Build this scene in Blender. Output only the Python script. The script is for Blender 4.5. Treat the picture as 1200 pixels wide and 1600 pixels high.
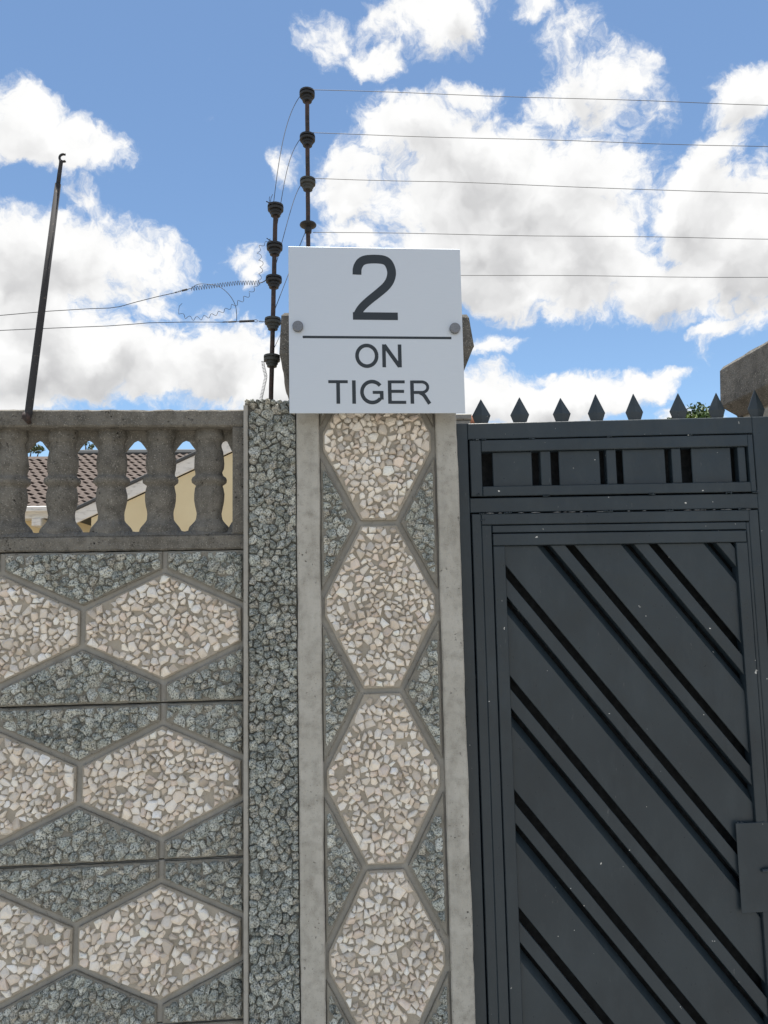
import bpy, bmesh, math, random
import numpy as np
from mathutils import Matrix, Vector, noise

for o in list(bpy.data.objects):
    bpy.data.objects.remove(o, do_unlink=True)
scene = bpy.context.scene
COL = scene.collection
rad = math.radians

# ------------------------------------------------------------------ camera
cam_d = bpy.data.cameras.new("camera")
cam = bpy.data.objects.new("camera", cam_d)
COL.objects.link(cam)
cam_d.sensor_fit = 'VERTICAL'
cam_d.sensor_height = 24.0
cam_d.lens = 18.0
cam_d.clip_start = 0.02
cam_d.clip_end = 3000
cam.matrix_world = (Matrix.Translation((0, -1.8, 1.5)) @ Matrix.Rotation(rad(-4.75), 4, 'Z')
                    @ Matrix.Rotation(rad(96.38), 4, 'X') @ Matrix.Rotation(rad(-1.18), 4, 'Z'))
scene.camera = cam

# ------------------------------------------------------------------ exposure
scene.view_settings.view_transform = 'Standard'
scene.view_settings.look = 'None'
scene.view_settings.gamma = 1.0
scene.view_settings.use_curve_mapping = False
scene.view_settings.exposure = 1.22

# ------------------------------------------------------------------ sun
SUN_EL, SUN_AZ = 83.0, 12.0          # azimuth from +Y (behind the wall), towards +X
sx = math.cos(rad(SUN_EL)) * math.sin(rad(SUN_AZ))
sy = math.cos(rad(SUN_EL)) * math.cos(rad(SUN_AZ))
sz = math.sin(rad(SUN_EL))
sun_d = bpy.data.lights.new("sun", 'SUN')
sun_d.energy = 4.0
sun_d.angle = rad(0.53)
sun_d.color = (1.0, 0.95, 0.87)
sun = bpy.data.objects.new("sun", sun_d)
sun.location = (0, 0, 30)
sun.rotation_euler = Vector((-sx, -sy, -sz)).to_track_quat('-Z', 'Y').to_euler()
COL.objects.link(sun)


# ------------------------------------------------------------------ node helper
class NT:
    def __init__(s, tree):
        s.t = tree
        s.n = tree.nodes
        s.l = tree.links

    def node(s, typ, ins=None, **props):
        nd = s.n.new(typ)
        for k, v in props.items():
            setattr(nd, k, v)
        if ins:
            for k, v in ins.items():
                s.put(nd.inputs[k], v)
        return nd

    def put(s, sock, v):
        if isinstance(v, bpy.types.NodeSocket):
            s.l.new(v, sock)
        else:
            sock.default_value = v

    def m(s, op, a, b=0.0, c=None, clamp=False):
        nd = s.n.new('ShaderNodeMath')
        nd.operation = op
        nd.use_clamp = clamp
        s.put(nd.inputs[0], a)
        s.put(nd.inputs[1], b)
        if c is not None:
            s.put(nd.inputs[2], c)
        return nd.outputs[0]

    def vm(s, op, a, b=None, out=0, scale=None):
        nd = s.n.new('ShaderNodeVectorMath')
        nd.operation = op
        s.put(nd.inputs[0], a)
        if b is not None:
            s.put(nd.inputs[1], b)
        if scale is not None:
            s.put(nd.inputs['Scale'], scale)
        return nd.outputs[out]

    def noise(s, vec, scale, detail=3.0, rough=0.55, dist=0.0, out='Fac'):
        nd = s.n.new('ShaderNodeTexNoise')
        s.put(nd.inputs['Vector'], vec)
        nd.inputs['Scale'].default_value = scale
        nd.inputs['Detail'].default_value = detail
        nd.inputs['Roughness'].default_value = rough
        nd.inputs['Distortion'].default_value = dist
        return nd.outputs[out]

    def voro(s, vec, scale, feature='F1', out='Distance'):
        nd = s.n.new('ShaderNodeTexVoronoi')
        nd.feature = feature
        s.put(nd.inputs['Vector'], vec)
        nd.inputs['Scale'].default_value = scale
        return nd.outputs[out]

    def rng(s, v, a, b, c=0.0, d=1.0, smooth=False):
        nd = s.n.new('ShaderNodeMapRange')
        if smooth:
            nd.interpolation_type = 'SMOOTHSTEP'
        nd.clamp = True
        s.put(nd.inputs[0], v)
        for i, q in enumerate((a, b, c, d)):
            s.put(nd.inputs[i + 1], q)
        return nd.outputs[0]

    def mix(s, f, a, b, blend='MIX'):
        nd = s.n.new('ShaderNodeMix')
        nd.data_type = 'RGBA'
        nd.blend_type = blend
        s.put(nd.inputs[0], f)
        s.put(nd.inputs[6], a if isinstance(a, bpy.types.NodeSocket) else (*a, 1))
        s.put(nd.inputs[7], b if isinstance(b, bpy.types.NodeSocket) else (*b, 1))
        return nd.outputs[2]


# ------------------------------------------------------------------ sky: Nishita with cumulus
world = bpy.data.worlds.new("World")
scene.world = world
world.use_nodes = True
wt = NT(world.node_tree)
wt.n.clear()
sky = wt.node('ShaderNodeTexSky', sky_type='NISHITA', sun_disc=False)
sky.sun_elevation = rad(SUN_EL)
sky.sun_rotation = rad(SUN_AZ)
sky.altitude = 1400
sky.air_density = 1.0
sky.dust_density = 0.6
sky.ozone_density = 1.0

# cumulus banks: azimuth, elevation, half width, half height (degrees), strength
BANKS = [
    (8.4, 38.5, 5.4, 2.1, 1), (10.7, 39.3, 3.8, 1.5, 0.9), (5, 36.8, 3.1, 1.1, 0.7), (0.6, 37.7, 1.7, 1.7, 0.42), (20.8, 36.4, 2.8, 2,
    0.45), (22.1, 34.1, 4, 2.7, 0.62), (24.3, 32.2, 2.5, 2, 0.5), (17.3, 39.1, 2.2, 0.9, 0.5), (18.4, 33.3, 2.9, 1.5, 0.5), (7.4, 32.5, 4.8,
    2.3, 0.95), (3.3, 29.6, 4, 2.8, 0.8), (11.3, 29.5, 9.5, 4.4, 1.2), (18.1, 27.3, 8.5, 4.4, 1.25), (13.1, 24.9, 8.3, 4.2, 1.2), (19.7, 23,
    6.5, 3.6, 1.2), (14.9, 21.7, 4.3, 2, 0.9), (23.8, 21.6, 3.5, 2.5, 1), (12.5, 34.5, 3, 0.8, 0.45), (2.2, 25.9, 2.7, 1.1, 0.38), (29.2,
    25.2, 4.6, 4.1, 1.2), (31.9, 22.7, 4.3, 4.7, 1.2), (26.3, 20.8, 4.1, 2.1, 1), (29.9, 28.5, 2.5, 1.5, 0.7), (32.4, 31.4, 2.9, 1.7, 0.95),
    (-22, 31, 3.5, 2.3, 0.9), (-19.1, 30.1, 3.6, 1.7, 0.75), (-16.5, 30, 2.4, 0.9, 0.55), (-17.5, 27.3, 1.1, 0.8, 0.4), (-20.9, 23.1, 4.5,
    3.4, 1.15), (-17.2, 23.6, 5.2, 3.4, 1.2), (-13.2, 24.1, 4.3, 2.6, 1), (-20, 19.1, 6.1, 3.7, 1.2), (-17, 16.5, 10.2, 3.2, 1.15), (-8.1,
    17.5, 6.1, 3.1, 1.05), (-3.8, 16.3, 4.3, 3, 0.9), (-21, 14, 4, 1.3, 0.5), (-6.2, 24.8, 2.1, 0.9, 0.42), (-5, 24, 1.1, 1.2, 0.35), (-8.8,
    20.8, 1.9, 1.1, 0.42), (-12.2, 21, 2, 1.3, 0.4), (-2.2, 30.3, 1.2, 1.7, 0.45), (-1.4, 15, 3.9, 2.3, 0.8), (13.6, 14.3, 4, 2.8, 1),
    (16.9, 13.4, 4.2, 2.1, 1), (20.6, 14.3, 3.8, 1.7, 0.95), (23.8, 14.6, 2.2, 1.2, 0.75), (12.8, 18.1, 1.9, 0.6, 0.33), (29.3, 17.6, 1.7,
    0.7, 0.5), (28.6, 16.7, 0.8, 1.1, 0.35), (26.2, 15.2, 1.9, 0.4, 0.42), (17, 15.7, 1.4, 0.5, 0.28), (32, 18.2, 1.6, 1.4, 0.6), (27.4,
    11.6, 2.5, 1.3, 0.5),
]
g = bpy.data.node_groups.new("cumulus_field", 'ShaderNodeTree')
g.interface.new_socket('Vector', in_out='INPUT', socket_type='NodeSocketVector')
g.interface.new_socket('Bulk', in_out='OUTPUT', socket_type='NodeSocketFloat')
g.interface.new_socket('Warped', in_out='OUTPUT', socket_type='NodeSocketVector')
g.interface.new_socket('BulkUp', in_out='OUTPUT', socket_type='NodeSocketFloat')
gt = NT(g)
gi = gt.node('NodeGroupInput')
go = gt.node('NodeGroupOutput')
d = gt.vm('NORMALIZE', gi.outputs[0])
# domain warp so that the banks get ragged outlines
w1 = gt.vm('SUBTRACT', gt.noise(d, 7.0, 4, .55, out='Color'), (.5, .5, .5))
w2 = gt.vm('SUBTRACT', gt.noise(d, 26.0, 5, .6, out='Color'), (.5, .5, .5))
dw = gt.vm('ADD', d, gt.vm('ADD', gt.vm('SCALE', w1, scale=.07), gt.vm('SCALE', w2, scale=.035)))
dw = gt.vm('NORMALIZE', dw)
sp = gt.node('ShaderNodeSeparateXYZ', {0: dw})
az = gt.m('MULTIPLY', gt.m('ARCTAN2', sp.outputs[0], sp.outputs[1]), 180 / math.pi)
el = gt.m('MULTIPLY', gt.m('ARCSINE', sp.outputs[2]), 180 / math.pi)


def bank_sum(az_, el_):
    ae = gt.node('ShaderNodeCombineXYZ', {0: az_, 1: el_}).outputs[0]
    acc = None
    for (a0, e0, ra, re, wgt) in BANKS:
        nd = gt.n.new('ShaderNodeVectorMath')
        nd.operation = 'MULTIPLY_ADD'
        gt.l.new(ae, nd.inputs[0])
        nd.inputs[1].default_value = (1 / ra, 1 / re, 0)
        nd.inputs[2].default_value = (-a0 / ra, -e0 / re, 0)
        q = gt.vm('DOT_PRODUCT', nd.outputs[0], nd.outputs[0], out=1)
        v = gt.m('MULTIPLY_ADD', q, -wgt, wgt)
        acc = v if acc is None else gt.m('SMOOTH_MAX', acc, v, .25)
    return acc


acc = bank_sum(az, el)
acc_up = gt.m('MAXIMUM', bank_sum(az, gt.m('ADD', el, 1.5)), -.75)
acc = gt.m('MAXIMUM', acc, -.75)
# the same kind of broken cumulus all round the rest of the sky
az0 = gt.m('ABSOLUTE', gt.m('SUBTRACT', az, 3.0))
away = gt.m('MAXIMUM', gt.rng(az0, 30, 42, 0, 1, True), gt.rng(el, 42, 52, 0, 1, True))
gen = gt.m('MULTIPLY', gt.m('SUBTRACT', gt.noise(d, 3.2, 2, .5), .47), 7.0)
gen = gt.m('MAXIMUM', gt.m('MINIMUM', gen, 1.2), -.75)
mx = gt.node('ShaderNodeMix', {0: away, 2: acc, 3: gen}, data_type='FLOAT')
gt.l.new(mx.outputs[0], go.inputs[0])
gt.l.new(dw, go.inputs[1])
mx2 = gt.node('ShaderNodeMix', {0: away, 2: acc_up, 3: gen}, data_type='FLOAT')
gt.l.new(mx2.outputs[0], go.inputs[2])

tc = wt.node('ShaderNodeTexCoord')
dirv = wt.vm('NORMALIZE', tc.outputs['Generated'])


gnode = wt.n.new('ShaderNodeGroup')
gnode.node_tree = g
wt.l.new(dirv, gnode.inputs[0])
bulk, warped, bulk_up = gnode.outputs[0], gnode.outputs[1], gnode.outputs[2]
UP = tuple(.030 * q for q in (sx, sy, sz))
n_big = wt.noise(warped, 15.0, 8, .60)
n_fine = wt.noise(warped, 80.0, 6, .64)
n_up = wt.noise(wt.vm('ADD', warped, UP), 15.0, 3, .5)
f0 = wt.m('MULTIPLY_ADD', wt.m('SUBTRACT', n_big, .5), 2.8, bulk)
f0 = wt.m('MULTIPLY_ADD', wt.m('SUBTRACT', n_fine, .5), 1.15, f0)
f1 = wt.m('MULTIPLY_ADD', wt.m('SUBTRACT', n_up, .5), 1.9, bulk_up)
alpha = wt.rng(f0, -.28, .58, 0, 1, True)
alpha = wt.m('POWER', alpha, 1.35)
horiz = wt.node('ShaderNodeSeparateXYZ', {0: dirv})
alpha = wt.m('MULTIPLY', alpha, wt.rng(horiz.outputs[2], .0, .06, 0, 1, True))
shade = wt.m('MULTIPLY', wt.rng(f1, .35, 1.75, 0, 1, True), .95)
relief = wt.m('MULTIPLY', wt.m('SUBTRACT', n_up, n_big), .55)
shade = wt.m('ADD', shade, relief)
shade = wt.m('ADD', shade, wt.m('MULTIPLY', wt.m('SUBTRACT', n_fine, .5), -.12), clamp=True)
CW, CG = 5.2, 2.95
ccol = wt.mix(shade, (CW, CW, CW * .995), (CG * .985, CG * .985, CG * 1.0))
skyc = wt.mix(1.0, sky.outputs[0], (.83, .905, .905), 'MULTIPLY')
scol = wt.mix(alpha, skyc, ccol)
bg = wt.node('ShaderNodeBackground', {0: scol, 1: 0.083})
wo = wt.node('ShaderNodeOutputWorld')
wt.l.new(bg.outputs[0], wo.inputs[0])
world.cycles.sampling_method = 'MANUAL'
world.cycles.sample_map_resolution = 512


# ------------------------------------------------------------------ materials
def new_mat(name):
    m = bpy.data.materials.new(name)
    m.use_nodes = True
    t = NT(m.node_tree)
    t.n.clear()
    b = t.node('ShaderNodeBsdfPrincipled')
    o = t.node('ShaderNodeOutputMaterial')
    t.l.new(b.outputs[0], o.inputs[0])
    pos = t.node('ShaderNodeTexCoord').outputs['Object']
    return m, t, b, pos


def bump(t, b, h, strength, dist, prev=None):
    nd = t.node('ShaderNodeBump', {'Height': h, 'Strength': strength, 'Distance': dist})
    if prev is not None:
        t.l.new(prev, nd.inputs['Normal'])
    t.l.new(nd.outputs[0], b.inputs['Normal'])
    return nd.outputs[0]


def mat_concrete(name, base, light, dark, pit=.35, rough_bump=.5, speck=.0, stain=.5, speck_col=(.42, .40, .36)):
    m, t, b, p = new_mat(name)
    big = t.noise(p, 5.5, 5, .6)
    mid = t.noise(p, 34, 5, .6)
    fine = t.noise(p, 420, 3, .6)
    sv = t.vm('MULTIPLY', p, (9.0, 9.0, 1.6))
    streak = t.noise(sv, 2.6, 4, .6)
    c = t.mix(t.rng(big, .34, .68), base, light)
    c = t.mix(t.rng(mid, .46, .74, 0, stain), c, dark)
    c = t.mix(t.rng(streak, .54, .75, 0, stain * .7), c, dark)
    c = t.mix(t.rng(fine, .35, .7, 0, .35), c, light)
    pits = t.rng(t.noise(p, 150, 2, .5), .66, .72)
    pitsel = t.rng(t.noise(p, 21, 2, .5), .5, .62)
    pits = t.m('MULTIPLY', pits, pitsel)
    c = t.mix(t.m('MULTIPLY', pits, pit), c, tuple(q * .35 for q in dark))
    if speck:
        s = t.rng(t.noise(p, 330, 2, .5), .60, .68, 0, speck)
        c = t.mix(s, c, speck_col)
        s = t.rng(t.noise(t.vm('ADD', p, (3, 1, 7)), 260, 2, .5), .62, .70, 0, speck)
        c = t.mix(s, c, tuple(q * .4 for q in dark))
    t.l.new(c, b.inputs['Base Color'])
    b.inputs['Roughness'].default_value = .92
    b.inputs['Specular IOR Level'].default_value = .25
    h = t.m('ADD', t.m('MULTIPLY', mid, .8), t.m('MULTIPLY', fine, .35))
    h = t.m('SUBTRACT', h, t.m('MULTIPLY', pits, 1.2))
    bump(t, b, h, rough_bump, .004)
    return m


M = {}
M['strip'] = mat_concrete('cast_concrete', (.36, .35, .315), (.48, .47, .435), (.21, .20, .175), .9, .45, .35, .8)
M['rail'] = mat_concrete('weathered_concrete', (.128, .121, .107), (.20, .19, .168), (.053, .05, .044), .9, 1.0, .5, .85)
M['groove'] = mat_concrete('rib_concrete', (.31, .30, .275), (.39, .38, .35), (.20, .195, .175), .5, .5, .2, .4)
M['bed_white'] = mat_concrete('tan_mortar', (.35, .32, .27), (.42, .385, .33), (.24, .215, .175), .4, .9, .3, .5)
M['bed_grey'] = mat_concrete('grey_mortar', (.21, .20, .175), (.27, .26, .23), (.11, .105, .09), .5, .9, .3, .5)  # darker than the real mortar: crevice shade between chips put into the colour
M['bed_post'] = mat_concrete('crevice_shade_mortar', (.12, .12, .108), (.17, .17, .153), (.07, .07, .062), .5, .9, .3, .5)  # darkest mortar, its colour standing in for shade in the post's crevices
M['cap'] = mat_concrete('cap_concrete', (.10, .097, .089), (.15, .146, .135), (.045, .043, .04), .9, 1.0, .6, .8)

# white marble chips
m, t, b, p = new_mat('white_marble_chip')
tint = t.node('ShaderNodeAttribute', attribute_name='tint').outputs['Color']
n = t.noise(p, 90, 5, .65)
c = t.mix(t.rng(n, .52, .8, 0, .35), tint, (.56, .49, .41))
c = t.mix(t.rng(t.noise(p, 300, 4, .6), .55, .8, 0, .3), c, (.46, .42, .37))
t.l.new(c, b.inputs['Base Color'])
b.inputs['Roughness'].default_value = .62
b.inputs['Specular IOR Level'].default_value = .35
bump(t, b, t.noise(p, 220, 5, .65), .75, .0032)
M['white_chip'] = m

# grey granite chips
m, t, b, p = new_mat('grey_granite_chip')
tint = t.node('ShaderNodeAttribute', attribute_name='tint').outputs['Color']
n1 = t.noise(p, 290, 4, .7)
n2 = t.noise(t.vm('ADD', p, (5, 2, 1)), 230, 4, .7)
n3 = t.noise(p, 70, 3, .6)
c = t.mix(t.rng(n1, .49, .57, 0, .88), tint, (.05, .057, .055))
c = t.mix(t.rng(n2, .54, .62, 0, .75), c, (.74, .76, .72))
c = t.mix(t.rng(n3, .52, .75, 0, .45), c, (.33, .31, .265))
t.l.new(c, b.inputs['Base Color'])
b.inputs['Roughness'].default_value = .75
b.inputs['Specular IOR Level'].default_value = .3
bump(t, b, t.m('ADD', t.noise(p, 190, 5, .65), t.m('MULTIPLY', n1, .5)), .9, .005)
M['grey_chip'] = m

# gate paint
m, t, b, p = new_mat('charcoal_gate_paint')
n = t.noise(p, 4.5, 4, .55)
n2 = t.noise(p, 60, 4, .6)
c = t.mix(t.rng(n, .35, .68), (.019, .030, .040), (.028, .042, .054))
dust = t.rng(t.noise(t.vm('MULTIPLY', p, (1, 1, .35)), 13, 6, .7), .50, .74, 0, .55)
c = t.mix(dust, c, (.046, .060, .070))
scr = t.rng(t.noise(t.vm('MULTIPLY', p, (40, 40, 6)), 5, 3, .6), .70, .73, 0, .5)
scr = t.m('MULTIPLY', scr, t.rng(t.noise(p, 7, 2, .5), .5, .6))
c = t.mix(scr, c, (.15, .155, .16))
chip = t.m('MULTIPLY', t.rng(t.noise(p, 75, 2, .5), .745, .752), t.rng(t.noise(p, 9, 2, .5), .50, .56))
c = t.mix(chip, c, (.62, .62, .6))
t.l.new(c, b.inputs['Base Color'])
t.l.new(t.m('ADD', t.rng(n2, .3, .7, .27, .42), t.m('MULTIPLY', dust, .35)), b.inputs['Roughness'])
b.inputs['Specular IOR Level'].default_value = .42
bp_ = bump(t, b, t.noise(p, 7, 2, .5), .35, .012)
bump(t, b, t.m('ADD', t.noise(p, 38, 3, .6), t.m('MULTIPLY', t.noise(p, 260, 3, .6), .18)), .22, .003, bp_)
M['gate'] = m

m, t, b, p = new_mat('shaded_grimy_gate_inside')  # mottled gate paint, darkened so its colour carries the shade inside the gaps
c = t.mix(t.rng(t.noise(p, 60, 4, .65), .4, .7), (.006, .008, .010), (.024, .028, .032))
t.l.new(c, b.inputs['Base Color'])
b.inputs['Roughness'].default_value = .85
M['gate_inside'] = m

# sign
m, t, b, p = new_mat('satin_silver_panel')
c = t.mix(t.rng(t.noise(t.vm('MULTIPLY', p, (1, 1, 60)), 30, 3, .5), .3, .7), (.55, .60, .66), (.58, .63, .69))
t.l.new(c, b.inputs['Base Color'])
b.inputs['Metallic'].default_value = .35
b.inputs['Roughness'].default_value = .36
M['sign'] = m
m, t, b, p = new_mat('dark_letter')
b.inputs['Base Color'].default_value = (.017, .026, .036, 1)
b.inputs['Roughness'].default_value = .5
M['letter'] = m
m, t, b, p = new_mat('brushed_steel')
c = t.mix(t.rng(t.noise(p, 600, 2, .5), .3, .7), (.17, .175, .185), (.25, .255, .265))
t.l.new(c, b.inputs['Base Color'])
b.inputs['Metallic'].default_value = 1.0
b.inputs['Roughness'].default_value = .38
M['steel'] = m

# fence metals
m, t, b, p = new_mat('rusty_rod')
n = t.noise(p, 70, 5, .65)
c = t.mix(t.rng(n, .4, .62), (.022, .018, .018), (.062, .036, .030))
c = t.mix(t.rng(t.noise(p, 160, 3, .6), .55, .7, 0, .6), c, (.10, .08, .075))
t.l.new(c, b.inputs['Base Color'])
b.inputs['Roughness'].default_value = .75
bump(t, b, n, .5, .002)
M['rust'] = m
m, t, b, p = new_mat('black_insulator')
c = t.mix(t.noise(p, 60, 3, .6), (.004, .004, .005), (.014, .014, .014))
t.l.new(c, b.inputs['Base Color'])
b.inputs['Roughness'].default_value = .5
M['black'] = m
m, t, b, p = new_mat('faded_insulator')
c = t.mix(t.noise(p, 60, 3, .6), (.028, .031, .030), (.06, .064, .06))
t.l.new(c, b.inputs['Base Color'])
b.inputs['Roughness'].default_value = .65
M['faded'] = m
m, t, b, p = new_mat('galvanised_wire')
b.inputs['Base Color'].default_value = (.045, .048, .055, 1)
b.inputs['Metallic'].default_value = .0
b.inputs['Roughness'].default_value = .7
M['wire'] = m
m, t, b, p = new_mat('grey_painted_pole')
c = t.mix(t.noise(p, 30, 4, .6), (.030, .030, .033), (.055, .055, .058))
c = t.mix(t.rng(t.noise(p, 120, 3, .6), .64, .72, 0, .7), c, (.20, .17, .14))
t.l.new(c, b.inputs['Base Color'])
b.inputs['Specular IOR Level'].default_value = .2
b.inputs['Roughness'].default_value = .8
M['pole'] = m

m, t, b, p = new_mat('scuffed_primer')
c = t.mix(t.noise(p, 90, 3, .6), (.06, .07, .08), (.24, .25, .26))
t.l.new(c, b.inputs['Base Color'])
b.inputs['Roughness'].default_value = .8
M['pole_scuff'] = m

# house
m, t, b, p = new_mat('brown_roof_tile')
c = t.mix(t.rng(t.noise(p, 3.0, 4, .6), .3, .7), (.052, .037, .031), (.080, .059, .050))
c = t.mix(t.rng(t.noise(p, 40, 3, .6), .45, .7, 0, .6), c, (.105, .086, .075))
t.l.new(c, b.inputs['Base Color'])
b.inputs['Roughness'].default_value = .85
M['tile'] = m
m, t, b, p = new_mat('cream_wall_paint')
c = t.mix(t.rng(t.noise(p, 1.6, 5, .6), .3, .7), (.62, .53, .34), (.68, .60, .40))
t.l.new(c, b.inputs['Base Color'])
b.inputs['Roughness'].default_value = .85
M['cream'] = m
m, t, b, p = new_mat('white_board_paint')
n = t.noise(t.vm('MULTIPLY', p, (2.2, 2.2, 9)), 3.0, 6, .65)
c = t.mix(t.rng(n, .5, .7, 0, .7), (.70, .70, .68), (.36, .36, .35))
t.l.new(c, b.inputs['Base Color'])
b.inputs['Roughness'].default_value = .7
M['board'] = m
m, t, b, p = new_mat('dark_ridge')
b.inputs['Base Color'].default_value = (.06, .065, .07, 1)
b.inputs['Roughness'].default_value = .7
M['ridge'] = m
m, t, b, p = new_mat('terracotta')
c = t.mix(t.noise(p, 40, 4, .6), (.27, .095, .05), (.36, .15, .085))
t.l.new(c, b.inputs['Base Color'])
b.inputs['Roughness'].default_value = .85
M['terracotta'] = m
m, t, b, p = new_mat('leaf')
oi = t.node('ShaderNodeAttribute', attribute_name='tint').outputs['Color']
t.l.new(oi, b.inputs['Base Color'])
b.inputs['Roughness'].default_value = .6
M['leaf'] = m
m, t, b, p = new_mat('bark')
c = t.mix(t.noise(p, 12, 5, .6), (.07, .05, .035), (.14, .105, .08))
t.l.new(c, b.inputs['Base Color'])
b.inputs['Roughness'].default_value = .9
M['bark'] = m

# ground
m, t, b, p = new_mat('pale_sandy_ground')
n = t.noise(p, 1.3, 6, .65)
c = t.mix(t.rng(n, .3, .7), (.20, .16, .115), (.25, .205, .15))
c = t.mix(t.rng(t.noise(p, 60, 4, .6), .5, .75, 0, .5), c, (.13, .10, .07))
t.l.new(c, b.inputs['Base Color'])
b.inputs['Roughness'].default_value = .95
bump(t, b, t.noise(p, 40, 5, .6), .6, .02)
M['ground'] = m
M['pave'] = mat_concrete('pale_pavement_concrete', (.21, .20, .18), (.26, .25, .228), (.15, .14, .125), .4, .4, .3, .4)


# ------------------------------------------------------------------ mesh helpers
ROOTS = {}


def tag(o, label=None, cat=None, group=None, kind=None):
    if label:
        o['label'] = label
    if cat:
        o['category'] = cat
    if group:
        o['group'] = group
    if kind:
        o['kind'] = kind
    return o


def thing(name, label, cat, loc, group=None):
    o = bpy.data.objects.new(name, None)
    o.empty_display_size = .05
    o.location = loc
    COL.objects.link(o)
    ROOTS[o.name] = Vector(loc)
    return tag(o, label, cat, group)


def base_of(o):
    v = Vector((0, 0, 0))
    while o is not None:
        v += o.location
        o = o.parent
    return v


def make(name, verts, faces, mat, parent=None, smooth=False, tints=None):
    """verts in world space; stored relative to the parent chain"""
    off = base_of(parent)
    me = bpy.data.meshes.new(name)
    me.from_pydata([(v[0] - off[0], v[1] - off[1], v[2] - off[2]) for v in verts], [], faces)
    if smooth:
        me.polygons.foreach_set('use_smooth', [True] * len(me.polygons))
    me.materials.append(M[mat])
    if tints is not None:
        at = me.attributes.new('tint', 'FLOAT_COLOR', 'POINT')
        buf = np.ones((len(verts), 4), np.float32)
        buf[:, :3] = tints
        at.data.foreach_set('color', buf.ravel())
    me.update()
    o = bpy.data.objects.new(name, me)
    o.parent = parent
    COL.objects.link(o)
    return o


class MB:
    def __init__(s):
        s.v = []
        s.f = []

    def add(s, v, f):
        k = len(s.v)
        s.v += [tuple(q) for q in v]
        s.f += [tuple(i + k for i in q) for q in f]
        return s

    def box(s, x0, x1, y0, y1, z0, z1, b=.0015):
        """box with bevelled front and back edges"""
        b = min(b, (x1 - x0) / 3, (y1 - y0) / 3, (z1 - z0) / 3)
        r = []
        for (yy, i) in ((y0, b), (y0 + b, 0), (y1 - b, 0), (y1, b)):
            r.append([(x0 + i, yy, z0 + i), (x1 - i, yy, z0 + i), (x1 - i, yy, z1 - i), (x0 + i, yy, z1 - i)])
        v = sum(r, [])
        f = [(0, 1, 2, 3), (15, 14, 13, 12)]
        for k in range(3):
            for i in range(4):
                j = (i + 1) % 4
                f.append((k * 4 + j, k * 4 + i, k * 4 + 4 + i, k * 4 + 4 + j))
        return s.add(v, f)

    def prism(s, poly, y0, y1, bev=0.0):
        """polygon of (x,z), counter-clockwise seen from the front, from y0 (front) back to y1"""
        n = len(poly)
        rings = []
        if bev:
            rings.append([(x, y0, z) for x, z in inset(poly, bev)])
            rings.append([(x, y0 + bev, z) for x, z in poly])
        else:
            rings.append([(x, y0, z) for x, z in poly])
        rings.append([(x, y1, z) for x, z in poly])
        v = sum(rings, [])
        f = [tuple(range(n)), tuple(reversed(range((len(rings) - 1) * n, len(rings) * n)))]
        for k in range(len(rings) - 1):
            for i in range(n):
                j = (i + 1) % n
                f.append((k * n + j, k * n + i, (k + 1) * n + i, (k + 1) * n + j))
        return s.add(v, f)

    def tube(s, pts, r, seg=8, caps=True):
        pts = [Vector(p) for p in pts]
        n = len(pts)
        rr = r if isinstance(r, (list, tuple)) else [r] * n
        t0 = (pts[1] - pts[0]).normalized()
        up = Vector((0, 0, 1)) if abs(t0.z) < .9 else Vector((0, 1, 0))
        nrm = t0.cross(up).normalized()
        v = []
        for i, pnt in enumerate(pts):
            a = pts[max(i - 1, 0)]
            c = pts[min(i + 1, n - 1)]
            tg = (c - a).normalized()
            nrm = (nrm - tg * nrm.dot(tg)).normalized()
            bn = tg.cross(nrm)
            for k in range(seg):
                an = 2 * math.pi * k / seg
                v.append(pnt + (nrm * math.cos(an) + bn * math.sin(an)) * rr[i])
        f = []
        for i in range(n - 1):
            for k in range(seg):
                j = (k + 1) % seg
                f.append((i * seg + k, i * seg + j, (i + 1) * seg + j, (i + 1) * seg + k))
        if caps:
            f.append(tuple(reversed(range(seg))))
            f.append(tuple(range((n - 1) * seg, n * seg)))
        return s.add(v, f)

    def lathe(s, c, prof, seg=20, axis=Vector((0, 0, 1))):
        """prof: (height along axis, radius)"""
        axis = axis.normalized()
        a = axis.orthogonal().normalized()
        bb = axis.cross(a)
        v = []
        n = len(prof)
        for (h, r) in prof:
            for k in range(seg):
                an = 2 * math.pi * k / seg
                v.append(Vector(c) + axis * h + (a * math.cos(an) + bb * math.sin(an)) * r)
        f = []
        for i in range(n - 1):
            for k in range(seg):
                j = (k + 1) % seg
                f.append((i * seg + k, i * seg + j, (i + 1) * seg + j, (i + 1) * seg + k))
        f.append(tuple(reversed(range(seg))))
        f.append(tuple(range((n - 1) * seg, n * seg)))
        return s.add(v, f)

    def build(s, name, mat, parent=None, smooth=False):
        return make(name, s.v, s.f, mat, parent, smooth)


def area(poly):
    return .5 * sum(poly[i][0] * poly[(i + 1) % len(poly)][1] - poly[(i + 1) % len(poly)][0] * poly[i][1] for i in range(len(poly)))


def clip(poly, nx, nz, c):
    """keep nx*x+nz*z <= c"""
    out = []
    n = len(poly)
    for i in range(n):
        a = poly[i]
        b2 = poly[(i + 1) % n]
        da = nx * a[0] + nz * a[1] - c
        db = nx * b2[0] + nz * b2[1] - c
        if da <= 0:
            out.append(a)
        if (da < 0 < db) or (db < 0 < da):
            k = da / (da - db)
            out.append((a[0] + (b2[0] - a[0]) * k, a[1] + (b2[1] - a[1]) * k))
    return out


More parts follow.
